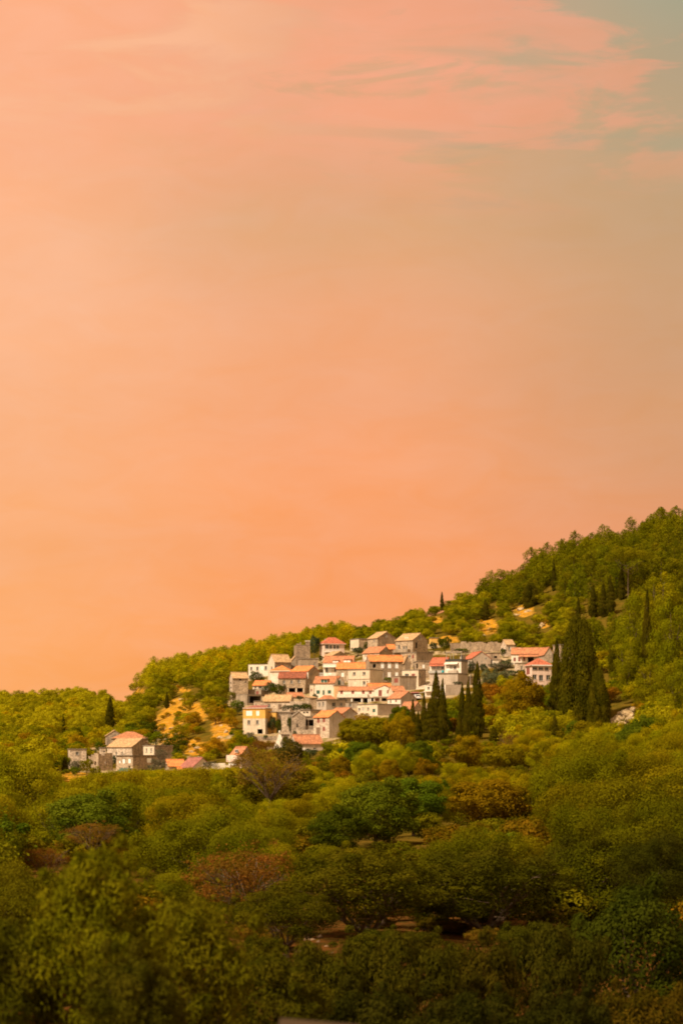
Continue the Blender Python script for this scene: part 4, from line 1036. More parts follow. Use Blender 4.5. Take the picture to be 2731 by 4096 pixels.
    for x, top, base, w, lab, kind in [
        (1744, 2691, 2935, 62, 'cypress with a thick dark spire in front of the white villa', 'cypress'),
        (1770, 2722, 2975, 46, 'slimmer cypress close to the right of the thick villa cypress', 'cypress'),
        (1722, 2800, 2986, 74, 'widest pale cypress at the left foot of the villa group', 'cypress'),
        (1695, 2776, 2960, 34, 'thin cypress in front of the orange roof below the parked car', 'cypress'),
        (1650, 2803, 2965, 38, 'leftmost cypress of the group below the village', 'cypress'),
        (1672, 2850, 2985, 42, 'short cypress between the two left cypresses of the group', 'cypress'),
        (1848, 2738, 2930, 40, 'cypress top left of the tallest villa cypress', 'cypress'),
        (1872, 2728, 2940, 44, 'cypress touching the tallest villa cypress on its left', 'cypress'),
        (1908, 2655, 2960, 66, 'tallest dark cypress of the villa group, left of the silvery tree', 'cypress'),
        (1836, 2850, 3000, 36, 'lowest cypress in the middle of the villa group', 'cypress'),
        (1862, 2880, 2975, 40, 'stubby cypress between the lowest and the tallest', 'cypress'),
        (1974, 2908, 2972, 44, 'small conical fir like cypress right of the villa group', 'cypress'),
        (2218, 2862, 2955, 36, 'small cypress below the big dark cypress clump', 'cypress'),
        (2226, 2562, 2880, 62, 'slender tall cypress at the left edge of the big dark clump', 'cypress'),
        (2258, 2566, 2860, 40, 'second slender cypress inside the big dark clump', 'cypress'),
        (2322, 2472, 2900, 166, 'huge broad dark cypress right of the veranda house', 'broadcypress'),
        (2392, 2680, 2915, 90, 'lower broad dark tree leaning on the huge cypress', 'broadcypress'),
        (2587, 2368, 2770, 54, 'very tall thin cypress among the pines at the right', 'cypress'),
        (2470, 2540, 2700, 80, 'dark broad cypress left of the very tall thin one', 'broadcypress'),
        (1767, 2368, 2432, 17, 'single small cypress standing on the skyline', 'cypress'),
        (2214, 2240, 2365, 22, 'thin cypress high on the right hill among pines', 'cypress'),
        (2312, 2385, 2485, 20, 'thin cypress halfway up the hill left of the dark row', 'cypress'),
        (2371, 2336, 2475, 36, 'first cypress of the dark row below the umbrella pine', 'cypress'),
        (2412, 2330, 2470, 36, 'second cypress of the dark row below the umbrella pine', 'cypress'),
        (2440, 2305, 2465, 44, 'third and broadest cypress of the dark row below the umbrella pine', 'cypress'),
        (2486, 2260, 2400, 36, 'cypress standing in the shade of the umbrella pine', 'cypress'),
        (2652, 2465, 2520, 24, 'small cypress high at the right edge', 'cypress'),
        (2120, 2335, 2428, 66, 'dark egg shaped evergreen above the golden terraces', 'broadcypress'),
        (1940, 2400, 2482, 40, 'dark pointed evergreen left of the golden terraces', 'cypress'),
        (440, 2790, 2912, 40, 'dark broad cypress above the left hamlet', 'cypress'),
        (253, 2858, 2930, 17, 'thin dark cypress on the far left slope', 'cypress'),
        (668, 2770, 2835, 22, 'small cypress on the slope between hamlet and village', 'cypress'),
        (258, 3030, 3092, 34, 'short cypress left of the square hamlet house', 'cypress'),
        (185, 2900, 2950, 44, 'dark layered conifer on the far left slope', 'pine'),
    ]:
        T(kind, 'F', x, base, w * (.95 if kind == 'cypress' else 1), base - top, (.075, .062, .004) if base < 2500 or x < 700 else (.088, .074, .003) if kind == 'broadcypress' else CYP, lab, group=gc)
    # conspicuous single trees
    B('leafy', 'F', 2003, 2165, 2700, 2895, (.235, .145, .003), 'orange brown dome shaped tree below the veranda house', look='x')
    B('umbrella', 'F', 2425, 2600, 2196, 2400, PINE, 'umbrella pine with flat wide crown on the right hill', look='x')
    B('sparse', 'F', 930, 1225, 2985, 3245, (.20, .115, .012), 'big yellow brown tree with dark forked trunk below the church', look='x', Y=255)
    B('leafy', 'F', 1105, 1215, 2955, 3110, (.085, .07, .010), 'green brown tree top right in front of the church', look='x')
    B('leafy', 'F', 165, 525, 3175, 3420, (.11, .13, .006), 'bright leafy green tree at the left of the grove', look='x', Y=185)
    B('sparse', 'F', 775, 1190, 3385, 3745, (.20, .085, .012), 'rusty red nearly bare tree in the middle of the grove', look='x', Y=108)
    B('sparse', 'F', 95, 275, 3385, 3540, (.20, .085, .012), 'russet bush below the bright leafy green tree', look='x', Y=150)
    B('sparse', 'F', 265, 480, 3290, 3430, (.20, .10, .012), 'yellow brown spindly tree under the bright leafy green tree', look='x', Y=165)
    B('leafy', 'F', 1790, 2120, 3130, 3330, (.19, .115, .003), 'wide russet bush in the middle right of the grove', look='x', Y=235)
    B('leafy', 'F', 1320, 1405, 3028, 3110, (.20, .125, .003), 'red brown bush below the cream stone house', look='x')
    B('leafy', 'F', 1500, 1608, 3045, 3150, (.205, .13, .003), 'rust coloured round bush, middle of three below the cypresses', look='x')
    B('leafy', 'F', 1650, 1745, 3038, 3120, (.20, .115, .003), 'rust red bush straight below the cypress group', look='x')
    B('sparse', 'F', 1400, 1575, 3230, 3420, (.17, .085, .014), 'thin brown tree right of the dark leafy trees', look='x', Y=230)
    B('leafy', 'F', 1800, 1950, 2950, 3085, (.24, .155, .003), 'golden brown tree right below the villa cypresses', look='x')
    B('leafy', 'F', 1930, 2100, 2985, 3100, (.21, .16, .003), 'olive gold tree right of the golden brown one', look='x')
    B('leafy', 'F', 1400, 1600, 2880, 3010, (.19, .155, .003), 'round yellow green tree below the lowest house', look='x')
    B('leafy', 'F', 1545, 1665, 2850, 3010, (.24, .165, .003), 'yellow tree left of the cypress group', look='x')
    B('leafy', 'F', 1345, 1460, 2880, 3000, (.20, .155, .003), 'yellow green tree below the grey gable with red shutters', look='x')
    B('leafy', 'F', 1560, 1650, 2830, 2935, (.10, .115, .003), 'green tree against the long grey terrace wall', look='x')
    B('leafy', 'F', 1235, 1470, 3230, 3420, (.062, .072, .003), 'dark green leafy tree in the centre of the grove', look='x', Y=180)
    # big pines at the right
    for i, (x, w, top, base, lab) in enumerate([
        (2690, 210, 2400, 2800, 'big pale pine at the right edge beside the tall thin cypress'), (2535, 190, 2370, 2700, 'large pine left of the tall thin cypress'),
        (2640, 200, 2290, 2540, 'pine above the tall thin cypress'), (2510, 150, 2560, 2790, 'pine in front of the dark broad cypress'),
        (2700, 170, 2640, 2890, 'lower pine at the right edge above the rocks'), (2600, 170, 2660, 2840, 'bushy pine at the foot of the tall thin cypress')]):
        T('bigpine', 'F', x, base, w, base - top, vary((.20, .182, .003), .08), lab, look='x', group='big pines at the right')
    # front row, leaf colours darkened toward the bottom in place of shade
    for x0, x1, top, base, Y, kind, col, lab in [
        (1120, 1780, 3395, 3805, 104, 'openolive', (0.083, 0.071, .003), 'old olive tree with forked trunk above the stony bank'),
        (1640, 2250, 3400, 3800, 108, 'openolive', (0.068, 0.060, .003), 'old olive tree with low drooping branches right of the forked one'),
        (960, 1330, 3560, 3835, 96, 'openolive', (0.076, 0.066, .003), 'leaning young olive beside the pile of stones'),
        (2150, 2560, 3350, 3790, 112, 'openolive', (0.059, 0.053, .003), 'dark olive tree at the right behind the leafy bush'),
        (2330, 2780, 3540, 4150, 52, 'leafy', (0.039, 0.046, .003), 'dark leafy bush in the lower right corner'),
        (2450, 2760, 3350, 3720, 75, 'olive', (0.044, 0.043, .003), 'dark olive at the right edge above the leafy bush'),
        (130, 640, 3420, 4320, 24, 'nearbush', (0.132, 0.119, .003), 'tall blurred bush in the left foreground'),
        (-220, 240, 3700, 4400, 24, 'nearbush', (0.083, 0.074, .003), 'blurred bush in the lower left corner'),
        (560, 1010, 3640, 4330, 27, 'nearbush', (0.104, 0.093, .003), 'blurred bush right of the tall foreground bush'),
        (330, 760, 3790, 4400, 21, 'nearbush', (0.063, 0.056, .003), 'low blurred bush at the bottom left of centre'),
        (860, 1280, 3830, 4330, 32, 'nearbush', (0.071, 0.061, .003), 'blurred bush at the bottom centre'),
        (1050, 1500, 3795, 4300, 46, 'sprig', (0.059, 0.051, .003), 'wispy shrub below the forked olive trunk'),
        (1400, 1830, 3760, 4290, 46, 'sprig', (0.054, 0.046, .003), 'wispy shrub in the middle of the lower edge'),
        (1740, 2120, 3755, 4280, 48, 'sprig', (0.054, 0.042, .003), 'wispy brownish shrub left of the dark leafy bush'),
        (2030, 2420, 3730, 4250, 50, 'sprig', (0.046, 0.041, .003), 'wispy shrub touching the dark leafy bush'),
        (2350, 2800, 3950, 4400, 38, 'sprig', (0.073, 0.048, .003), 'brownish wispy shrub in the bottom right corner'),
        (1360, 1640, 3715, 3900, 88, 'sprig', (0.063, 0.058, .003), 'wispy shrub hiding the forked olive trunk base'),
        (1600, 1800, 3722, 3900, 86, 'sprig', (0.061, 0.053, .003), 'small wispy shrub between the two old olives'),
        (1990, 2260, 3700, 3900, 88, 'sprig', (0.054, 0.051, .003), 'wispy shrub under the dark olive at the right'),
        (2210, 2480, 3690, 3900, 86, 'sprig', (0.049, 0.046, .003), 'wispy shrub left of the dark leafy bush'),
        (940, 1130, 3740, 3920, 84, 'sprig', (0.068, 0.061, .003), 'wispy shrub left of the stone heap'),
        (1230, 1700, 3950, 4400, 36, 'sprig', (0.037, 0.034, .003), 'dark wispy shrub at the bottom edge right of the wall'),
        (1640, 2100, 3960, 4400, 36, 'sprig', (0.034, 0.032, .003), 'dark wispy shrub at the bottom edge'),
        (2060, 2460, 3960, 4400, 36, 'sprig', (0.032, 0.030, .003), 'dark wispy shrub at the bottom edge before the leafy bush'),
        (-100, 330, 3480, 3900, 55, 'olive', (0.104, 0.089, .003), 'olive bush at the left edge behind the blurred bushes'),
        (560, 960, 3560, 3960, 60, 'olive', (0.091, 0.081, .003), 'olive bush behind the foreground bushes left of the rusty tree'),
    ]:
        B(kind, 'F', x0, x1, top, base, col, lab, Y=Y, look='x', group='front bushes and olives')


# ---------------------------------------------------------------- filling the grove and the hillsides
PATCH = [(470, 2778, 45, 22), (750, 2848, 105, 40), (675, 2880, 62, 36), (662, 2940, 72, 42), (775, 2992, 52, 32), (890, 2920, 52, 50), (722, 2812, 44, 20), (720, 2762, 45, 12), (300, 3112, 75, 24), (378, 2982, 44, 20),
         (1952, 2506, 42, 32), (2010, 2424, 32, 16), (2095, 2444, 46, 24), (2170, 2500, 30, 16), (1790, 2560, 48, 15), (1745, 2480, 30, 15), (2490, 2862, 72, 46), (560, 2765, 30, 10), (1215, 3765, 190, 50), (1880, 3785, 140, 40), (505, 2792, 26, 14)]


def in_patch(px, row, grow=0.0, up=0.0):
    for cx, cy, rx, ry in PATCH:
        dy = row - cy
        ry2 = ry + (up if dy > 0 else 0)
        if ((px - cx) / (rx + grow)) ** 2 + (dy / max(ry2, 1)) ** 2 < 1:
            return True
    return False


def blocked(px, row, w, h, x, y):
    for q in HOUSES:
        if math.hypot(x - q[5], y - q[6]) < q[7] + .25 * w * K * y:
            return True
        if y < q[4]:
            ox = min(px + w * .42, q[1]) - max(px - w * .42, q[0]); oy = min(row, q[3]) - max(row - h * .92, q[2])
            if ox > .08 * (q[1] - q[0]) and oy > .14 * (q[3] - q[2]):
                return True
    return False


STUFF = []; MARGIN = []


def fill():
    cand = []
    # grove below the village
    y = 66.0
    while y < 545:
        sp = 5.6 if y < 150 else 7.0
        half = (1365 + 190) * K * y; n = int(2 * half / sp)
        for i in range(n + 1):
            cand.append((-half + sp * (i + random.uniform(-.42, .42)), y + random.uniform(-.42, .42) * sp, 'grove'))
        for i in range(n + 1):
            cand.append((-half + sp * (i + .5 + random.uniform(-.4, .4)), y + random.uniform(.2, .8) * sp, 'under'))
        y += sp
    y = 548.0
    while y < 925:
        sp = 5.4 if y < 760 else 5.8
        half = (1365 + 150) * K * y; n = int(2 * half / sp)
        for i in range(n + 1):
            cand.append((-half + sp * (i + random.uniform(-.45, .45)), y + random.uniform(-.45, .45) * sp, 'hill'))
        y += sp
    X = np.array([c[0] for c in cand]); Y = np.array([c[1] for c in cand]); Z = ground_z(X, Y)
    mine = [(p['px'], p['row'], p['w'], p['h'], p['y'], .14 if p['kind'] == 'cypress_tree' else .34) for p in PLANTS if p['look'] == 'x' or p['kind'] == 'cypress_tree']
    for (x, y, zone), z in zip(cand, Z):
        px, row = to_px(x, y, z); s = 1 / (K * y)
        pt = mnoise.noise(Vector((x * .03, y * .03, 3.1))); r = random.random()
        if zone == 'under':
            w = random.uniform(3.2, 5.2); h = w * random.uniform(.5, .75); kind = 'shrub'; look = 'low olive green'; col = vary((.12, .10, .003) if r < .75 else (.17, .095, .004))
        elif zone == 'grove':
            w = random.choice((random.uniform(4.5, 7), random.uniform(6.5, 9.5), random.uniform(7.5, 11))) * (.78 if y < 150 else 1); h = w * random.uniform(.72, 1.08); kind = 'olive'
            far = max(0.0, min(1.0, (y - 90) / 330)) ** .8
            base = tuple(a * (1 - far) + b * far for a, b in zip((.122, .108, .003), (.32, .258, .003)))  # nearer leaves darkened in colour to imitate a shaded foreground
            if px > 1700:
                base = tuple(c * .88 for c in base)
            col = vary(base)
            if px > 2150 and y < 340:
                base = tuple(c * .78 for c in base)  # right foreground leaves darkened further, shade put into their colour
            if y < 215:
                r = 1.0 if r > .06 else .15
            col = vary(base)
            if r < .10:
                col = vary((.18, .138, .003)); kind = 'leafy'
            elif r < .17:
                col = vary((.095, .118, .005)); kind = 'leafy'
            elif r < .20:
                col = vary((.16, .07, .012)); kind = 'sparse'
            if y > 330 and kind == 'olive':
                kind = 'olive'
            look = {'olive': 'olive', 'leafy': 'yellowish broadleaf' if r < .10 else 'fresh green broadleaf', 'sparse': 'rusty'}[kind]
        else:
            rightness = px - 1365
            inpine = (px > 1900 and row < 2420 - 0 * px) or (px > 2350 and row < 2650) or (480 < px < 1400 and row < 2770 and row < 2720 + (900 - px) * .12)
            if inpine:
                kind = 'pine'; w = random.uniform(4.8, 7.5) * (1.25 if px > 1900 else .95); h = w * random.uniform(.95, 1.4) if px > 1900 else w * random.uniform(1.05, 1.4)
                col = vary((.142, .132, .003) if px > 1900 else (.345, .275, .003)); look = 'pine'
            elif px < 500 and row < 2960:
                kind = 'round' if r < .8 else 'pine'; w = random.uniform(5, 8); h = w * random.uniform(.7, .95); col = vary((.38, .275, .003) if pt > -.1 else (.26, .225, .003)); look = 'olive yellow'
            else:
                q = random.random()
                kind = 'round' if q < .62 else 'shrub'; w = random.uniform(4.5, 8.0) * (.8 if kind == 'shrub' else 1); h = w * random.uniform(.6, .9)
                col = vary((.28, .218, .003) if r < .45 else (.13, .142, .003) if r < .72 else (.28, .165, .004) if r < .9 else (.24, .105, .006)); look = 'olive green' if r < .45 else 'dark green' if r < .72 else 'yellow brown' if r < .9 else 'rusty brown'
        if zone in ('grove', 'under') and 270 < px < 1000:
            h = min(h, (row - np.interp(px, [270, 420, 560, 700, 950], [3104, 3098, 3086, 3082, 3072])) / s)
            if h < 1.3:
                continue
        pw, ph = w * s, h * s
        if px + pw / 2 < -40 or px - pw / 2 > 2771 or row - ph > 4096:
            continue
        if kind == 'pine' and px > 1900 and random.random() < .38:
            continue
        if (y < 104 and px > 880) or (430 < px < 515 and y > 820):
            continue
        rid = float(ground_z([x], [min(y, 899)])[0])
        if y > 905:
            continue
        up = ph * .88
        if in_patch(px, row, pw * .34, up) and (zone != 'hill' or random.random() < .84 or kind == 'pine'):
            continue
        if blocked(px, row, pw, ph, x, y):
            continue
        if zone == 'hill' and 905 < px < 2200:                     # the village ground itself keeps only the plants listed by hand
            top = np.interp(px, [905, 1000, 1160, 1300, 1450, 1620, 1700, 1800, 2000, 2200], [2720, 2695, 2640, 2600, 2590, 2575, 2600, 2620, 2620, 2640])
            bot = np.interp(px, [905, 1000, 1250, 1400, 1620, 1750, 1920, 2200], [2880, 2960, 2980, 2870, 2850, 2850, 2800, 2760])
            if top < row < bot:
                continue
        if any(abs(px - p[0]) < (p[2] + pw) * .42 and row - ph < p[1] - p[3] * p[5] and row > p[1] - p[3] * .1 and y < p[4] + 1 for p in mine):
            continue
        if y < 66 and False:
            continue
        cand_ok.append((kind, x, y, float(z), w, h, col, look, px, row, pw, ph))
    # drop what stands wholly behind nearer crowns, nearest first
    cand_ok.sort(key=lambda c: c[2])
    G = 8; cols = int(2900 / G) + 1; sky = np.full(cols, 5000.0)
    n = {}
    for q in PLANTS:
        n[q['kind']] = n.get(q['kind'], 0) + 1
    for c in cand_ok:
        kind, x, y, z, w, h, col, look, px, row, pw, ph = c
        i0 = max(0, int((px - pw * .4 + 60) / G)); i1 = min(cols - 1, int((px + pw * .4 + 60) / G))
        top = row - ph
        if i1 > i0 and (sky[i0:i1 + 1] < top - 1).mean() > .97:
            continue
        seg = sky[i0:i1 + 1]; np.minimum(seg, row - ph * .72, out=seg)
        nm = NAMES[kind]
        n[nm] = n.get(nm, 0) + 1
        if n[nm] > 292:
            STUFF.append(c); continue
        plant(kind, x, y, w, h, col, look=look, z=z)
    print('auto plants', n, 'stuff', len(STUFF))


cand_ok = []


def margin_woods():
    """woods that carry on beyond both sides of the frame"""
    src = []
    for cm, tm in LIB['round'] + LIB['shrub']:
        nq = 1150; co = np.empty(len(cm.vertices) * 3, np.float32); cm.vertices.foreach_get('co', co); t = np.empty(len(cm.vertices), np.float32); cm.attributes['tint'].data.foreach_get('value', t)
        src.append((co.reshape(-1, 3)[:nq * 4], t[:nq * 4]))
    Vs, Ts = [], []; y = 120.0
    while y < 920:
        for sgn in (-1, 1):
            x = (1365 + 60) * K * y + 9
            while x < (1365 + 800) * K * y + 24:
                X = sgn * (x + random.uniform(-3, 3)); Y = y + random.uniform(-3.5, 3.5); w = random.uniform(6, 11); h = w * random.uniform(.65, 1.05); z = gz(X, Y)
                co, t = random.choice(src); a = random.uniform(0, 6.28); ca, sa = math.cos(a), math.sin(a)
                q = co.copy(); c4 = q.reshape(-1, 4, 3); ctr = c4.mean(1, keepdims=True); q = (ctr + (c4 - ctr) * 1.3).reshape(-1, 3)
                Vs.append(np.stack([(q[:, 0] * ca - q[:, 1] * sa) * w + X, (q[:, 0] * sa + q[:, 1] * ca) * w + Y, q[:, 2] * h + z], 1)); Ts.append(t * random.uniform(.7, 1.15))
                x += 9.0
        y += 9.0
    me = cloud_mesh('surrounding_woodland', np.concatenate(Vs), np.concatenate(Ts), fit=False)
    o = bpy.data.objects.new('surrounding_woodland', me); COLL.objects.link(o); o.color = (.22, .18, .003, 1)
    tag(o, 'woodland and scrub carrying on along both sides of the valley', 'forest', kind='stuff')


def forest_mass():
    if not STUFF:
        return
    Vs, Ts = [], []
    lib = {}
    for kind in {c[0] for c in STUFF}:
        k2 = kind if kind in ('pine', 'round', 'shrub') else 'round'
        out = []
        for cm, tm in LIB[k2]:
            nq = sum(1 for p in cm.polygons if p.material_index == 0)
            co = np.empty(len(cm.vertices) * 3, np.float32); cm.vertices.foreach_get('co', co); co = co.reshape(-1, 3)[:nq * 4]
            t = np.empty(len(cm.vertices), np.float32); cm.attributes['tint'].data.foreach_get('value', t)
            out.append((co, t[:nq * 4]))
        lib[kind] = out
    for kind, x, y, z, w, h, col, look, px, row, pw, ph in STUFF:
        co, t = random.choice(lib[kind]); a = random.uniform(0, 6.28); ca, sa = math.cos(a), math.sin(a)
        V = np.stack([(co[:, 0] * ca - co[:, 1] * sa) * w + x, (co[:, 0] * sa + co[:, 1] * ca) * w + y, co[:, 2] * h + z], 1)
        Vs.append(V); Ts.append(t * (col[1] / .155))
    me = cloud_mesh('distant_forest', np.concatenate(Vs), np.concatenate(Ts), fit=False)
    o = bpy.data.objects.new('distant_forest', me); COLL.objects.link(o); o.color = (.19, .168, .003, 1)
    tag(o, 'continuous wood of far small trees filling the hillsides', 'forest', kind='stuff')
# ---------------------------------------------------------------- ground, rocks, small things, light, camera
def ground_mat():
    m, nt, b = new_mat('ground', 1.0); b.inputs['Specular IOR Level'].default_value = 0.0; N = nt.nodes.new; L = nt.links.new
    g = N('ShaderNodeNewGeometry'); at = N('ShaderNodeAttribute'); at.attribute_name = 'meadow'
    def noise(sc, det=5):
        n = N('ShaderNodeTexNoise'); n.inputs['Scale'].default_value = sc; n.inputs['Detail'].default_value = det; n.inputs['Roughness'].default_value = .65; L(g.outputs['Position'], n.inputs['Vector']); return n.outputs['Fac']
    def mix(f, a, c):
        x = N('ShaderNodeMix'); x.data_type = 'RGBA'
        L(f, x.inputs['Factor'])
        for s, v in (('A', a), ('B', c)):
            if isinstance(v, tuple): x.inputs[s].default_value = v
            else: L(v, x.inputs[s])
        return x.outputs['Result']
    def rng_(v, a, b_):
        r = N('ShaderNodeMapRange'); r.inputs['From Min'].default_value = a; r.inputs['From Max'].default_value = b_; L(v, r.inputs['Value']); return r.outputs['Result']
    under = mix(rng_(noise(.25), .4, .62), C3(.075, .056, .006), C3(.13, .078, .010))
    grass = mix(rng_(noise(.35), .38, .62), C3(.50, .225, .012), C3(.30, .14, .012))
    grass = mix(rng_(noise(1.2), .55, .68), grass, C3(.46, .33, .17))
    grass = mix(rng_(noise(.5, 3), .54, .62), grass, C3(.15, .115, .010))
    ad = N('ShaderNodeMath'); ad.operation = 'ADD'; L(at.outputs['Fac'], ad.inputs[0]); L(noise(.3), ad.inputs[1])
    col = mix(rng_(ad.outputs[0], .85, 1.05), under, grass)
    st = N('ShaderNodeAttribute'); st.attribute_name = 'stony'
    soil = mix(rng_(noise(.8), .4, .6), C3(.40, .29, .17), C3(.26, .18, .10)); soil = mix(rng_(noise(.6, 4), .52, .6), soil, C3(.13, .12, .02))
    col = mix(st.outputs['Fac'], col, soil)
    lt = N('ShaderNodeAttribute'); lt.attribute_name = 'litter'
    col = mix(lt.outputs['Fac'], col, mix(rng_(noise(.9), .42, .6), C3(.115, .045, .010), C3(.06, .034, .007)))
    L(col, b.inputs['Base Color'])
    bp = N('ShaderNodeBump'); bp.inputs['Strength'].default_value = .6; bp.inputs['Distance'].default_value = .3; L(noise(2.0, 6), bp.inputs['Height']); L(bp.outputs[0], b.inputs['Normal'])
    return m


def terrain():
    xs = np.concatenate([[-2600, -1800, -1200, -700, -480], np.arange(-340, -100, 4.0), np.arange(-100, 110, 2.0), np.arange(110, 341, 4.0), [480, 700, 1200, 1800, 2600]])
    ys = np.concatenate([[-1500, -900, -300, -120, -50], np.arange(-20, 540, 4.0), np.arange(540, 745, 2.0), np.arange(745, 1021, 4.0), [1080, 1200, 1400, 1800, 2500, 3200]])
    XX, YY = np.meshgrid(xs, ys); x = XX.ravel(); y = YY.ravel(); z = ground_z(x, y)
    stony = np.zeros(len(x))
    for hx, hy, hz, a, WR, WL in CARVE:
        lx = (x - hx) * math.cos(a) + (y - hy) * math.sin(a); ly = -(x - hx) * math.sin(a) + (y - hy) * math.cos(a)
        d = np.maximum(np.maximum(-2.5 - lx, lx - WR - 2.0), np.maximum(-4.0 - ly, ly - WL + .5))
        cut = d < 0; z[cut] = np.minimum(z[cut], hz - .05); stony[d < 2.0] = 1
    me = bpy.data.meshes.new('ground'); nx, ny = len(xs), len(ys)
    f = [(j * nx + i, j * nx + i + 1, (j + 1) * nx + i + 1, (j + 1) * nx + i) for j in range(ny - 1) for i in range(nx - 1)]
    me.from_pydata(np.stack([x, y, z], 1).tolist(), [], f); me.materials.append(ground_mat())
    me.polygons.foreach_set('use_smooth', [True] * len(f))
    px = x / (K * np.maximum(y, 5)) + 1365.5; row = HZ - z / (K * np.maximum(y, 5)); md = np.zeros(len(x))
    for cx, cy, rx, ry in PATCH:
        if cx == 2490:
            continue
        d = np.sqrt(((px - cx) / (rx * 1.15)) ** 2 + ((row - cy) / (ry * 1.25)) ** 2)
        md = np.maximum(md, np.clip(1.25 - d, 0, .64))
    md[(y < 60) | (y > 905)] = 0; md[y < 130] *= .25
    vill = (y > 540) & (y < 740) & (px > 900) & (px < 2150); md[vill] = np.maximum(md[vill], .22)
    a = me.attributes.new('meadow', 'FLOAT', 'POINT'); a.data.foreach_set('value', md.astype(np.float32))
    lt = me.attributes.new('litter', 'FLOAT', 'POINT'); lt.data.foreach_set('value', np.clip((240 - y) / 90, 0, 1).astype(np.float32))
    b = me.attributes.new('stony', 'FLOAT', 'POINT'); b.data.foreach_set('value', stony.astype(np.float32))
    o = bpy.data.objects.new('ground', me); COLL.objects.link(o)
    tag(o, 'hillside of dry golden grass and dark undergrowth', None, kind='structure')


ROCK = rough_mat('limestone', C3(.48, .35, .20), C3(.34, .23, .11), .8, 4, .7, C3(.2, .16, .11), cells=1.3)


def rock_mesh(seed):
    bm = bmesh.new(); bmesh.ops.create_icosphere(bm, subdivisions=3, radius=.5)
    for v in bm.verts:
        n = mnoise.noise(v.co * 2.3 + Vector((seed * 7.7, 0, 0))) * .35 + mnoise.noise(v.co * 6 + Vector((0, seed * 3.1, 0))) * .14
        v.co *= 1 + n; v.co.z = max(v.co.z, -.2)
    me = bpy.data.meshes.new('rock'); bm.to_mesh(me); bm.free(); me.materials.append(ROCK); return me


def rocks():
    M = [rock_mesh(i) for i in range(5)]; M2 = [m.copy() for m in M]
    earth = rough_mat('earthy stone', C3(.24, .15, .08), C3(.15, .09, .05), 1.2, 5, .7, C3(.08, .05, .03))
    for m in M2:
        m.materials.clear(); m.materials.append(earth)
    def rk(px, row, w, h, lab, group, Y=None, M=M):
        Y = Y or ray_ground(px, row); m = K * Y
        o = bpy.data.objects.new('rock', random.choice(M)); COLL.objects.link(o); o.location = P(px, row, Y); o.scale = (w * m, w * m * random.uniform(.7, 1.1), h * m * 1.5); o.rotation_euler = (0, 0, random.uniform(0, 6.28))
        tag(o, lab, 'rock', group)
    for i, (x, y, w, h, lab) in enumerate([(2440, 2898, 46, 30, 'lowest pale rock of the outcrop right of the huge cypress'), (2470, 2880, 56, 40, 'second pale rock of the outcrop climbing right from the huge cypress'), (2502, 2862, 60, 46, 'largest pale rock in the middle of the outcrop'),
                                           (2535, 2846, 56, 38, 'topmost pale rock of the outcrop'), (2484, 2902, 44, 34, 'yellowish rock at the foot of the outcrop'), (2522, 2884, 46, 38, 'yellowish rock under the topmost one')]):
        rk(x, y, w * 1.1, h * .62, lab, 'rocks of the pale outcrop')
    for i in range(14):
        t = random.random(); rk(2425 + 120 * t + random.gauss(0, 6), 2905 - 58 * t + random.gauss(0, 7), random.uniform(10, 24), random.uniform(6, 13), 'small loose stone among the pale outcrop rocks', 'loose stones of the pale outcrop')
    for (x, y, w, h) in [(2020, 2425, 22, 16), (2085, 2440, 34, 12), (2110, 2448, 30, 12), (2066, 2462, 40, 9), (1960, 2520, 26, 12), (1935, 2545, 22, 10), (2168, 2505, 34, 18), (2160, 2512, 24, 14), (1998, 2555, 30, 12), (2030, 2566, 30, 14), (1980, 2565, 22, 10)]:
        rk(x, y, w, h, 'pale rock in the golden dry grass above the right of the village', 'rocks on the golden slope')
    for (x, y, w, h) in [(628, 2925, 26, 8), (655, 2918, 28, 8), (690, 2915, 30, 8), (640, 2945, 30, 8), (672, 2940, 28, 9), (705, 2936, 26, 8), (632, 2962, 30, 8), (665, 2960, 26, 8), (745, 2980, 24, 12), (790, 2995, 30, 10), (770, 3010, 24, 10), (880, 2955, 26, 14), (905, 2930, 22, 14), (728, 2800, 26, 8), (885, 2905, 20, 8)]:
        rk(x, y, w, h, 'small pale rock on the stony terraces between hamlet and village', 'rocks of the stony terraces')
    for i in range(34):
        x = random.gauss(1190, 75); y = random.uniform(3735, 3850)
        rk(x, y, random.uniform(14, 36), random.uniform(6, 16), 'stone in the heap beside the leaning young olive', 'stones of the heap under the olives', M=M2)


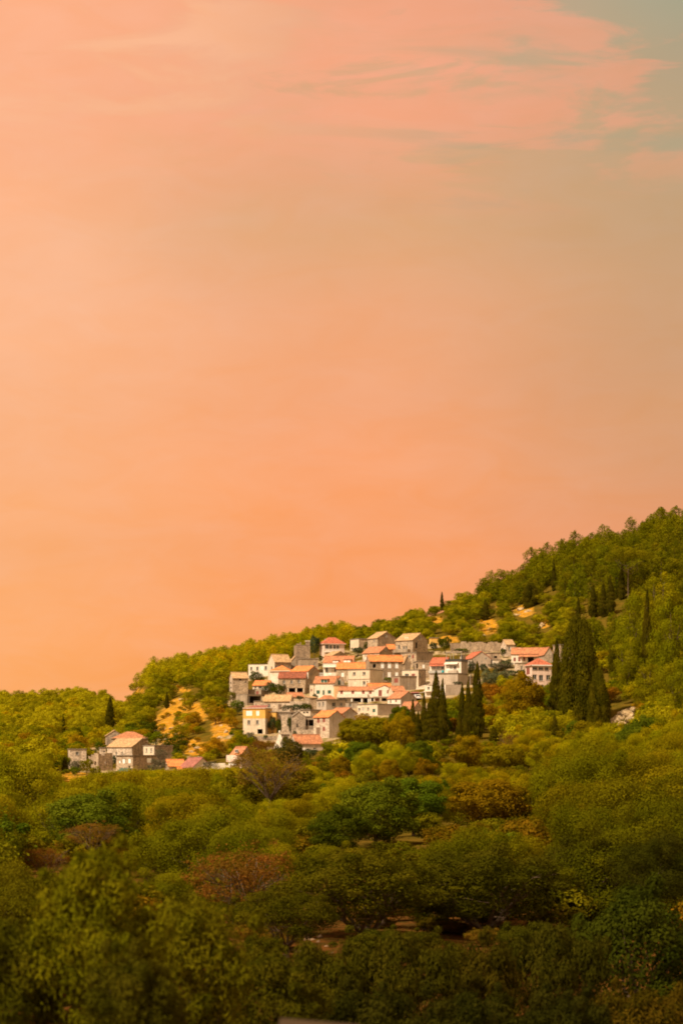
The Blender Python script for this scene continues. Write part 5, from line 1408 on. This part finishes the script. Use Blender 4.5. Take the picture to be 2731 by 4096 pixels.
def small_things():
    # parked car (crop b, about 905..965 x 880..945)
    px, row = full('b', 936, 944); Y = ray_ground(px, row); m = K * Y * CROPS['b'][2]
    r = tag(empty('parked_car', P(px, row, Y), math.radians(100)), 'white hatchback parked on the lane right of the grey gabled house', 'car')
    L_, Wd, Hh = 3.9, 1.65, 1.45
    paint = plain('car paint white', C3(.72, .72, .72), .25, .5, .02); rub = plain('tyre rubber', C3(.02, .02, .02), .8); lamp = plain('lamp glass', C3(.7, .68, .62), .15, .5)
    prof = [(-L_ / 2, .35), (-L_ / 2, .75), (-L_ / 2 + .1, .9), (-1.45, 1.35), (-1.0, Hh), (.35, Hh - .02), (1.05, .98), (1.75, .85), (L_ / 2, .65), (L_ / 2, .35)]
    mb = MB()
    for i in range(len(prof)):
        a, b = prof[i], prof[(i + 1) % len(prof)]
        mb.poly([(a[0], -Wd / 2, a[1]), (b[0], -Wd / 2, b[1]), (b[0], Wd / 2, b[1]), (a[0], Wd / 2, a[1])], paint)
    mb.poly([(p[0], -Wd / 2, p[1]) for p in prof][::-1], paint); mb.poly([(p[0], Wd / 2, p[1]) for p in prof], paint)
    mb.build('body', r)
    for s in (-1, 1):
        w = MB(); y = s * (Wd / 2 + .006); w.poly([(-1.35, y, .95), (-1.2, y, 1.3), (-.4, y, 1.34), (-.4, y, .95)], GLASS); w.poly([(-.3, y, .95), (-.3, y, 1.34), (.3, y, 1.32), (.8, y, .97)], GLASS); w.build('side_window', r)
    w = MB(); w.poly([(.42, -.68, Hh - .07), (1.03, -.72, 1.03), (1.03, .72, 1.03), (.42, .68, Hh - .07)], GLASS); w.mesh; o = w.build('windscreen', r); o.location = (.03, 0, .03)
    w = MB(); w.poly([(-1.47, -.68, 1.3), (-1.87, -.72, .95), (-1.87, .72, .95), (-1.47, .68, 1.3)], GLASS); o = w.build('rear_window', r); o.location = (-.03, 0, .02)
    for sx in (-1.2, 1.25):
        for sy in (-1, 1):
            w = MB(); w.tube([(sx, sy * (Wd / 2 - .16), .3), (sx, sy * (Wd / 2 + .02), .3)], [.3, .3], rub, 14); k = w.build('wheel', r)
            w = MB(); w.tube([(sx, sy * (Wd / 2 + .02), .3), (sx, sy * (Wd / 2 + .03), .3)], [.18, .17], METAL, 12); w.build('rim', k)
    for sy in (-.55, .55):
        w = MB(); w.box(L_ / 2 - .03, L_ / 2 + .02, sy - .18, sy + .18, .58, .72, lamp); w.build('headlight', r)
        w = MB(); w.box(-L_ / 2 - .02, -L_ / 2 + .02, sy - .14, sy + .14, .7, .88, plain('tail lamp', C3(.35, .02, .015), .3)); w.build('tail_light', r)
    # carport over the car
    px, row = full('b', 915, 900); Y = ray_ground(px, row) + 3; m = K * Y * CROPS['b'][2]
    r = tag(empty('carport', P(px, row, Y)), 'dark reddish carport roof behind the parked car', 'carport')
    mb = MB(); w = 48 * m; zt = (900 - 852) * m
    mb.slab([(-w, -1.6, zt - .3), (w, -1.6, zt - .3), (w, 2.5, zt + .1), (-w, 2.5, zt + .1)], .12, R['mauve']); mb.build('roof', r)
    for x in (-w + .1, w - .1):
        for y in (-1.4, 2.3):
            mb = MB(); mb.tube([(x, y, -2), (x, y, zt - .35)], [.06, .06], METAL, 6); mb.build('post', r)
    # dark car behind
    # utility poles
    wood = plain('pole wood', C3(.23, .19, .15), .9)
    for c, x, top, base, lab in [('a', 1087, 915, 1085, 'grey utility pole beside the narrow ruined house end'), ('b', 843, 745, 830, 'short dark pole against the brown concrete box'), ('c', 237, 735, 850, 'pale post at the right corner of the villa base')]:
        px, row = full(c, x, base); Y = ray_ground(px, row) - 1; m = K * Y * CROPS[c][2]; h = (base - top) * m
        r = tag(empty('utility_pole', P(px, row, Y)), lab, 'pole')
        mb = MB(); mb.tube([(0, 0, -1), (0, 0, h)], [.14, .09], wood, 8); mb.build('mast', r)
        mb = MB(); mb.box(-.6, .6, -.05, .05, h - .5, h - .38, wood); mb.build('crossarm', r)
    # turquoise barrel on the villa balcony
    px, row = full('i', 422, 632); Y = ray_ground(*full('i', 470, 800)) - 1.2; m = K * Y * CROPS['i'][2]
    q = MB(); hh = 44 * m; q.tube([(0, 0, 0), (0, 0, .15 * hh), (0, 0, .5 * hh), (0, 0, .92 * hh), (0, 0, hh)], [22 * m, 24 * m, 25 * m, 24 * m, 21 * m], plain('turquoise plastic', C3(.01, .35, .42), .4), 14)
    o = q.build('barrel', loc=P(px, row, Y)); tag(o, 'turquoise barrel on the balcony of the white villa', 'barrel')
    # wall top at the lower edge of the picture
    Y = 12.0; a = P(1110, 4080, Y); b = P(1440, 4108, Y); a.z -= .052; b.z -= .052
    mb = MB(); mb.slab([(a.x, a.y, a.z), (b.x, b.y, b.z), (b.x, b.y + .5, b.z), (a.x, a.y + .5, a.z)], .07, plain('wall cap', C3(.045, .022, .005), .9)); st = W['lightstone']
    r = tag(empty('boundary_wall', (0, 0, 0)), 'end of a tan capped stone wall at the bottom edge', 'wall')
    mb.build('capstone', r); mb = MB(); mb.slab([(a.x + .05, a.y + .05, a.z - .07), (b.x - .05, b.y + .05, b.z - .07), (b.x - .05, b.y + .45, b.z - .07), (a.x + .05, a.y + .45, a.z - .07)], 3.0, W['stone']); mb.build('wall', r)
    # lane
    ln = [(985, 870), (1010, 800), (1045, 750), (1085, 715)]; mb = MB()
    pts = []
    for x, y in ln:
        px, row = full('b', x, y); Yr = ray_ground(px, row); w = 2.0; X = (px - 1365.5) * K * Yr; pts.append([(X - w, Yr, gz(X - w, Yr) + .12), (X + w, Yr, gz(X + w, Yr) + .12)])
    for i in range(len(pts) - 1):
        mb.poly([pts[i][0], pts[i][1], pts[i + 1][1], pts[i + 1][0]], W['lightstone'])
    o = mb.build('lane'); tag(o, 'pale concrete lane climbing past the parked car', None, kind='structure')


SUN_EL = math.radians(47); SUN_V = Vector((-.74 * math.cos(SUN_EL), -.67 * math.cos(SUN_EL), math.sin(SUN_EL))).normalized()


def world():
    w = bpy.data.worlds.new('World'); SC.world = w; w.use_nodes = True
    nt = w.node_tree; nt.nodes.clear(); N = nt.nodes.new; L = nt.links.new
    out = N('ShaderNodeOutputWorld'); bg = N('ShaderNodeBackground'); L(bg.outputs[0], out.inputs[0])
    tc = N('ShaderNodeTexCoord'); sep = N('ShaderNodeSeparateXYZ'); L(tc.outputs['Generated'], sep.inputs[0])
    X, Yc, Z = sep.outputs

    def ramp(v, lo, hi, stops, interp='LINEAR'):
        r = N('ShaderNodeMapRange'); r.inputs['From Min'].default_value = lo; r.inputs['From Max'].default_value = hi; L(v, r.inputs['Value'])
        c = N('ShaderNodeValToRGB'); c.color_ramp.interpolation = interp; L(r.outputs['Result'], c.inputs['Fac']); e = c.color_ramp.elements
        while len(e) < len(stops): e.new(.5)
        for k, (p, col) in zip(e, stops): k.position = p; k.color = col
        return c.outputs['Color']

    def maprange(v, a, b, c=0.0, d=1.0, smooth=False):
        r = N('ShaderNodeMapRange')
        if smooth: r.interpolation_type = 'SMOOTHSTEP'
        for n_, q in (('From Min', a), ('From Max', b), ('To Min', c), ('To Max', d)): r.inputs[n_].default_value = q
        L(v, r.inputs['Value']); return r.outputs['Result']

    def math_(op, a, b):
        m = N('ShaderNodeMath'); m.operation = op
        for i, q in enumerate((a, b)):
            if isinstance(q, (int, float)): m.inputs[i].default_value = q
            else: L(q, m.inputs[i])
        return m.outputs[0]

    def mix(f, a, b):
        m = N('ShaderNodeMix'); m.data_type = 'RGBA'
        if isinstance(f, (int, float)): m.inputs['Factor'].default_value = f
        else: L(f, m.inputs['Factor'])
        for s, q in (('A', a), ('B', b)):
            if isinstance(q, tuple): m.inputs[s].default_value = q
            else: L(q, m.inputs[s])
        return m.outputs['Result']
    S = lin
    zr = (0.0, .36)
    left = ramp(Z, *zr, [(0, S((253, 172, 104))), (.12, S((253, 173, 110))), (.38, S((254, 180, 128))), (.6, S((254, 187, 144))), (.78, S((254, 181, 136))), (.92, S((253, 172, 126))), (1, S((252, 168, 124)))])
    mid = ramp(Z, *zr, [(0, S((252, 160, 92))), (.2, S((252, 160, 99))), (.4, S((250, 166, 115))), (.58, S((243, 172, 126))), (.68, S((228, 172, 126))), (.85, S((224, 169, 128))), (1, S((216, 166, 130)))])
    right = ramp(Z, *zr, [(0, S((240, 150, 96))), (.22, S((240, 154, 106))), (.38, S((220, 158, 114))), (.55, S((210, 161, 119))), (.68, S((200, 162, 122))), (.85, S((184, 163, 130))), (1, S((150, 165, 143)))])
    base = mix(maprange(X, -.17, .01, 0, 1, True), left, mid)
    base = mix(maprange(X, .0, .17, 0, 1, True), base, right)
    # mottled high cloud, pink where the sun reaches it, teal grey sky in the gaps
    def fbm(scale, loc, rot, sc, detail, dist):
        mp = N('ShaderNodeMapping'); mp.inputs['Scale'].default_value = scale; mp.inputs['Location'].default_value = loc; mp.inputs['Rotation'].default_value = (0, math.radians(rot), 0); L(tc.outputs['Generated'], mp.inputs['Vector'])
        n = N('ShaderNodeTexNoise'); n.inputs['Scale'].default_value = sc; n.inputs['Detail'].default_value = detail; n.inputs['Roughness'].default_value = .56; n.inputs['Distortion'].default_value = dist
        L(mp.outputs[0], n.inputs['Vector']); return n.outputs['Fac']
    n1 = fbm((1, 1, 5.0), (.31, 0, .12), 5, 11, 9, .5)
    n2 = fbm((1, 1, 4.6), (1.7, .4, .9), 6, 9.5, 9, .6)
    n3 = fbm((1, 1, 2.6), (4.4, 2.1, .2), 9, 24, 8, .6)
    f = math_('ADD', n1, math_('MULTIPLY', X, -.85))
    f = math_('ADD', f, math_('MULTIPLY', math_('SUBTRACT', n3, .5), .34))
    band = maprange(math_('ADD', Z, math_('MULTIPLY', math_('SUBTRACT', n2, .5), .09)), .238, .288, 0, 1, True)
    pinkm = math_('MULTIPLY', maprange(f, .385, .505, 0, 1, True), band)
    pink = mix(maprange(X, -.14, .10), S((255, 180, 138)), S((247, 165, 131)))
    pinkm = math_('MULTIPLY', pinkm, maprange(n2, .40, .62, 1.0, .5, True))
    pinkm = math_('MULTIPLY', pinkm, maprange(X, .0, .14, 1.0, .66, True))
    base = mix(math_('MULTIPLY', pinkm, .86), base, pink)
    gap = math_('MULTIPLY', maprange(n2, .50, .64, 0, 1, True), math_('MULTIPLY', band, maprange(X, -.03, .12, .0, .62, True)))
    base = mix(gap, base, S((176, 164, 132)))
    cream = math_('MULTIPLY', maprange(math_('ADD', n2, math_('MULTIPLY', math_('SUBTRACT', n3, .5), .3)), .45, .62, 0, 1, True), maprange(X, .02, -.10, 0, .8, True))
    cream = math_('MULTIPLY', cream, maprange(Z, .26, .31, 0, 1, True))
    base = mix(cream, base, S((255, 190, 148)))
    hz = fbm((1, 1, 2.5), (2.2, 5.1, .7), 0, 5.0, 4, .3)
    hsv = N('ShaderNodeHueSaturation'); L(maprange(hz, .3, .7, .97, 1.04), hsv.inputs['Value']); L(maprange(n3, .3, .7, .97, 1.03), hsv.inputs['Saturation']); L(base, hsv.inputs['Color']); base = hsv.outputs[0]
    # the rest of the sky dome: teal grey overhead, brightened behind the camera to lift shaded sides
    base = mix(maprange(Z, .42, .75, 0, 1, True), base, S((170, 152, 118)))
    base = mix(maprange(Z, .0, -.12), base, (.05, .045, .02, 1))
    base = mix(maprange(Yc, .75, -.4, 0, 1, True), base, tuple(1.35 * v for v in S(SKY_BACK)[:3]) + (1.0,))
    # the physical daylight sky under the haze colours
    sk = N('ShaderNodeTexSky'); sk.sky_type = 'NISHITA'; sk.sun_disc = False; sk.sun_elevation = SUN_EL; sk.sun_rotation = math.atan2(SUN_V.x, SUN_V.y); sk.dust_density = 4.0
    b2 = N('ShaderNodeBackground'); L(sk.outputs[0], b2.inputs['Color']); b2.inputs['Strength'].default_value = .05
    L(base, bg.inputs['Color']); bg.inputs['Strength'].default_value = .70
    tr = N('ShaderNodeMixShader'); tr.inputs[0].default_value = .02
    L(bg.outputs[0], tr.inputs[1]); L(b2.outputs[0], tr.inputs[2]); L(tr.outputs[0], out.inputs[0])


SKY_BACK = (228, 190, 146)


def light_camera():
    l = bpy.data.lights.new('sun', 'SUN'); l.energy = 4.5; l.angle = math.radians(4); l.color = (1.0, .84, .62)
    o = bpy.data.objects.new('sun', l); COLL.objects.link(o); o.rotation_euler = (-SUN_V).to_track_quat('-Z', 'Y').to_euler(); o.location = SUN_V * 500
    c = bpy.data.cameras.new('camera'); co = bpy.data.objects.new('camera', c); COLL.objects.link(co)
    c.sensor_fit = 'HORIZONTAL'; c.sensor_width = 24; c.lens = 75; c.shift_y = (HZ - 2048) / 2731; c.clip_start = .5; c.clip_end = 20000
    co.rotation_euler = (math.radians(90), 0, 0)
    c.dof.use_dof = True; c.dof.focus_distance = 600; c.dof.aperture_fstop = 2.0
    SC.camera = co
    SC.view_settings.view_transform = 'Standard'; SC.view_settings.look = 'None'; SC.view_settings.exposure = .52; SC.view_settings.gamma = 1
    SC.cycles.filter_width = 1.9; SC.cycles.max_bounces = 6; SC.cycles.diffuse_bounces = 3; SC.cycles.transmission_bounces = 3; SC.cycles.use_denoising = True
    SC.render.film_transparent = False


# ---------------------------------------------------------------- labels that tell the filled-in plants apart
LANDMARKS = [(2320, 2880, 'the huge broad cypress'), (2070, 2880, 'the orange brown dome tree'), (1060, 3240, 'the big yellow brown tree'), (350, 3400, 'the bright leafy green tree'), (970, 3720, 'the rusty red bare tree'),
             (1950, 3320, 'the wide russet bush'), (1740, 2990, 'the cypress group'), (2587, 2672, 'the tall thin cypress'), (2510, 2390, 'the umbrella pine'), (1767, 2432, 'the lone skyline cypress'), (440, 2912, 'the dark cypress above the hamlet'),
             (2490, 2890, 'the pale rock outcrop'), (1015, 2950, 'the yellow house'), (650, 3050, 'the hamlet'), (1240, 3000, 'the church'), (1220, 2640, 'the stone tower'), (660, 2940, 'the stony terraces'), (1350, 3420, 'the dark leafy grove tree'),
             (1450, 3800, 'the forked olive'), (2420, 2465, 'the dark cypress row'), (1950, 2510, 'the golden slope'), (250, 3090, 'the square hamlet house'), (850, 2830, 'the narrow stone house'), (500, 3090, 'the white shuttered hamlet house'), (2500, 3700, 'the dark leafy corner bush'),
             (2170, 2730, 'the veranda house'), (1350, 2600, 'the red pyramid roof'), (800, 3080, 'the low pale wall'), (253, 2930, 'the thin far cypress'), (2120, 2428, 'the dark egg shaped evergreen'), (1500, 3420, 'the thin brown tree'), (185, 3540, 'the russet bush')]
ORD = ['nearest', 'second', 'third', 'fourth', 'fifth', 'sixth', 'seventh', 'eighth', 'ninth', 'tenth', 'eleventh', 'twelfth']


def label_plants():
    cells = {}
    for p in PLANTS:
        if p['label']:
            continue
        b = min(LANDMARKS, key=lambda l: math.hypot(p['px'] - l[0], (p['row'] - l[1]) * 1.6)); dx, dy = p['px'] - b[0], (p['row'] - b[1]) * 1.6
        d = math.hypot(dx, dy); ang = math.degrees(math.atan2(-dy, dx)) % 360
        sec = ['right of', 'up and right of', 'above', 'up and left of', 'left of', 'down and left of', 'below', 'down and right of'][int(((ang + 22.5) % 360) // 45)]
        cells.setdefault((p['kind'], p['look'], b[2], sec), []).append((d, p))
    nouns = {'olive_tree': 'olive tree', 'broadleaf_tree': 'tree', 'pine_tree': 'pine', 'shrub': 'shrub', 'dry_bush': 'bush', 'autumn_tree': 'thin tree'}
    for (kind, look, lm, sec), ps in cells.items():
        ps.sort(key=lambda q: q[0]); adj = '' if look in ('olive', 'pine') else look + ' '
        noun = nouns.get(kind, kind.replace('_', ' '))
        for i, (d, p) in enumerate(ps):
            if len(ps) == 1:
                lab = 'only %s%s directly %s %s' % (adj, noun, sec, lm)
            elif i < 12:
                lab = '%s %s%s %s %s' % (ORD[i], adj, noun, sec, lm)
            else:
                lab = '%s%s far %s %s' % (adj, noun, sec, lm)
            zone = 'trees of the grove below the village' if p['y'] < 546 else 'trees of the hillside'
            tag(p['o'], lab.strip(), None, {'shrub': 'shrubs of the hillside', 'pine_tree': 'pines of the hillside'}.get(kind, zone))


world(); light_camera(); make_library(); village(); terrain(); village_plants(); fill(); forest_mass(); margin_woods(); rocks(); small_things(); label_plants()
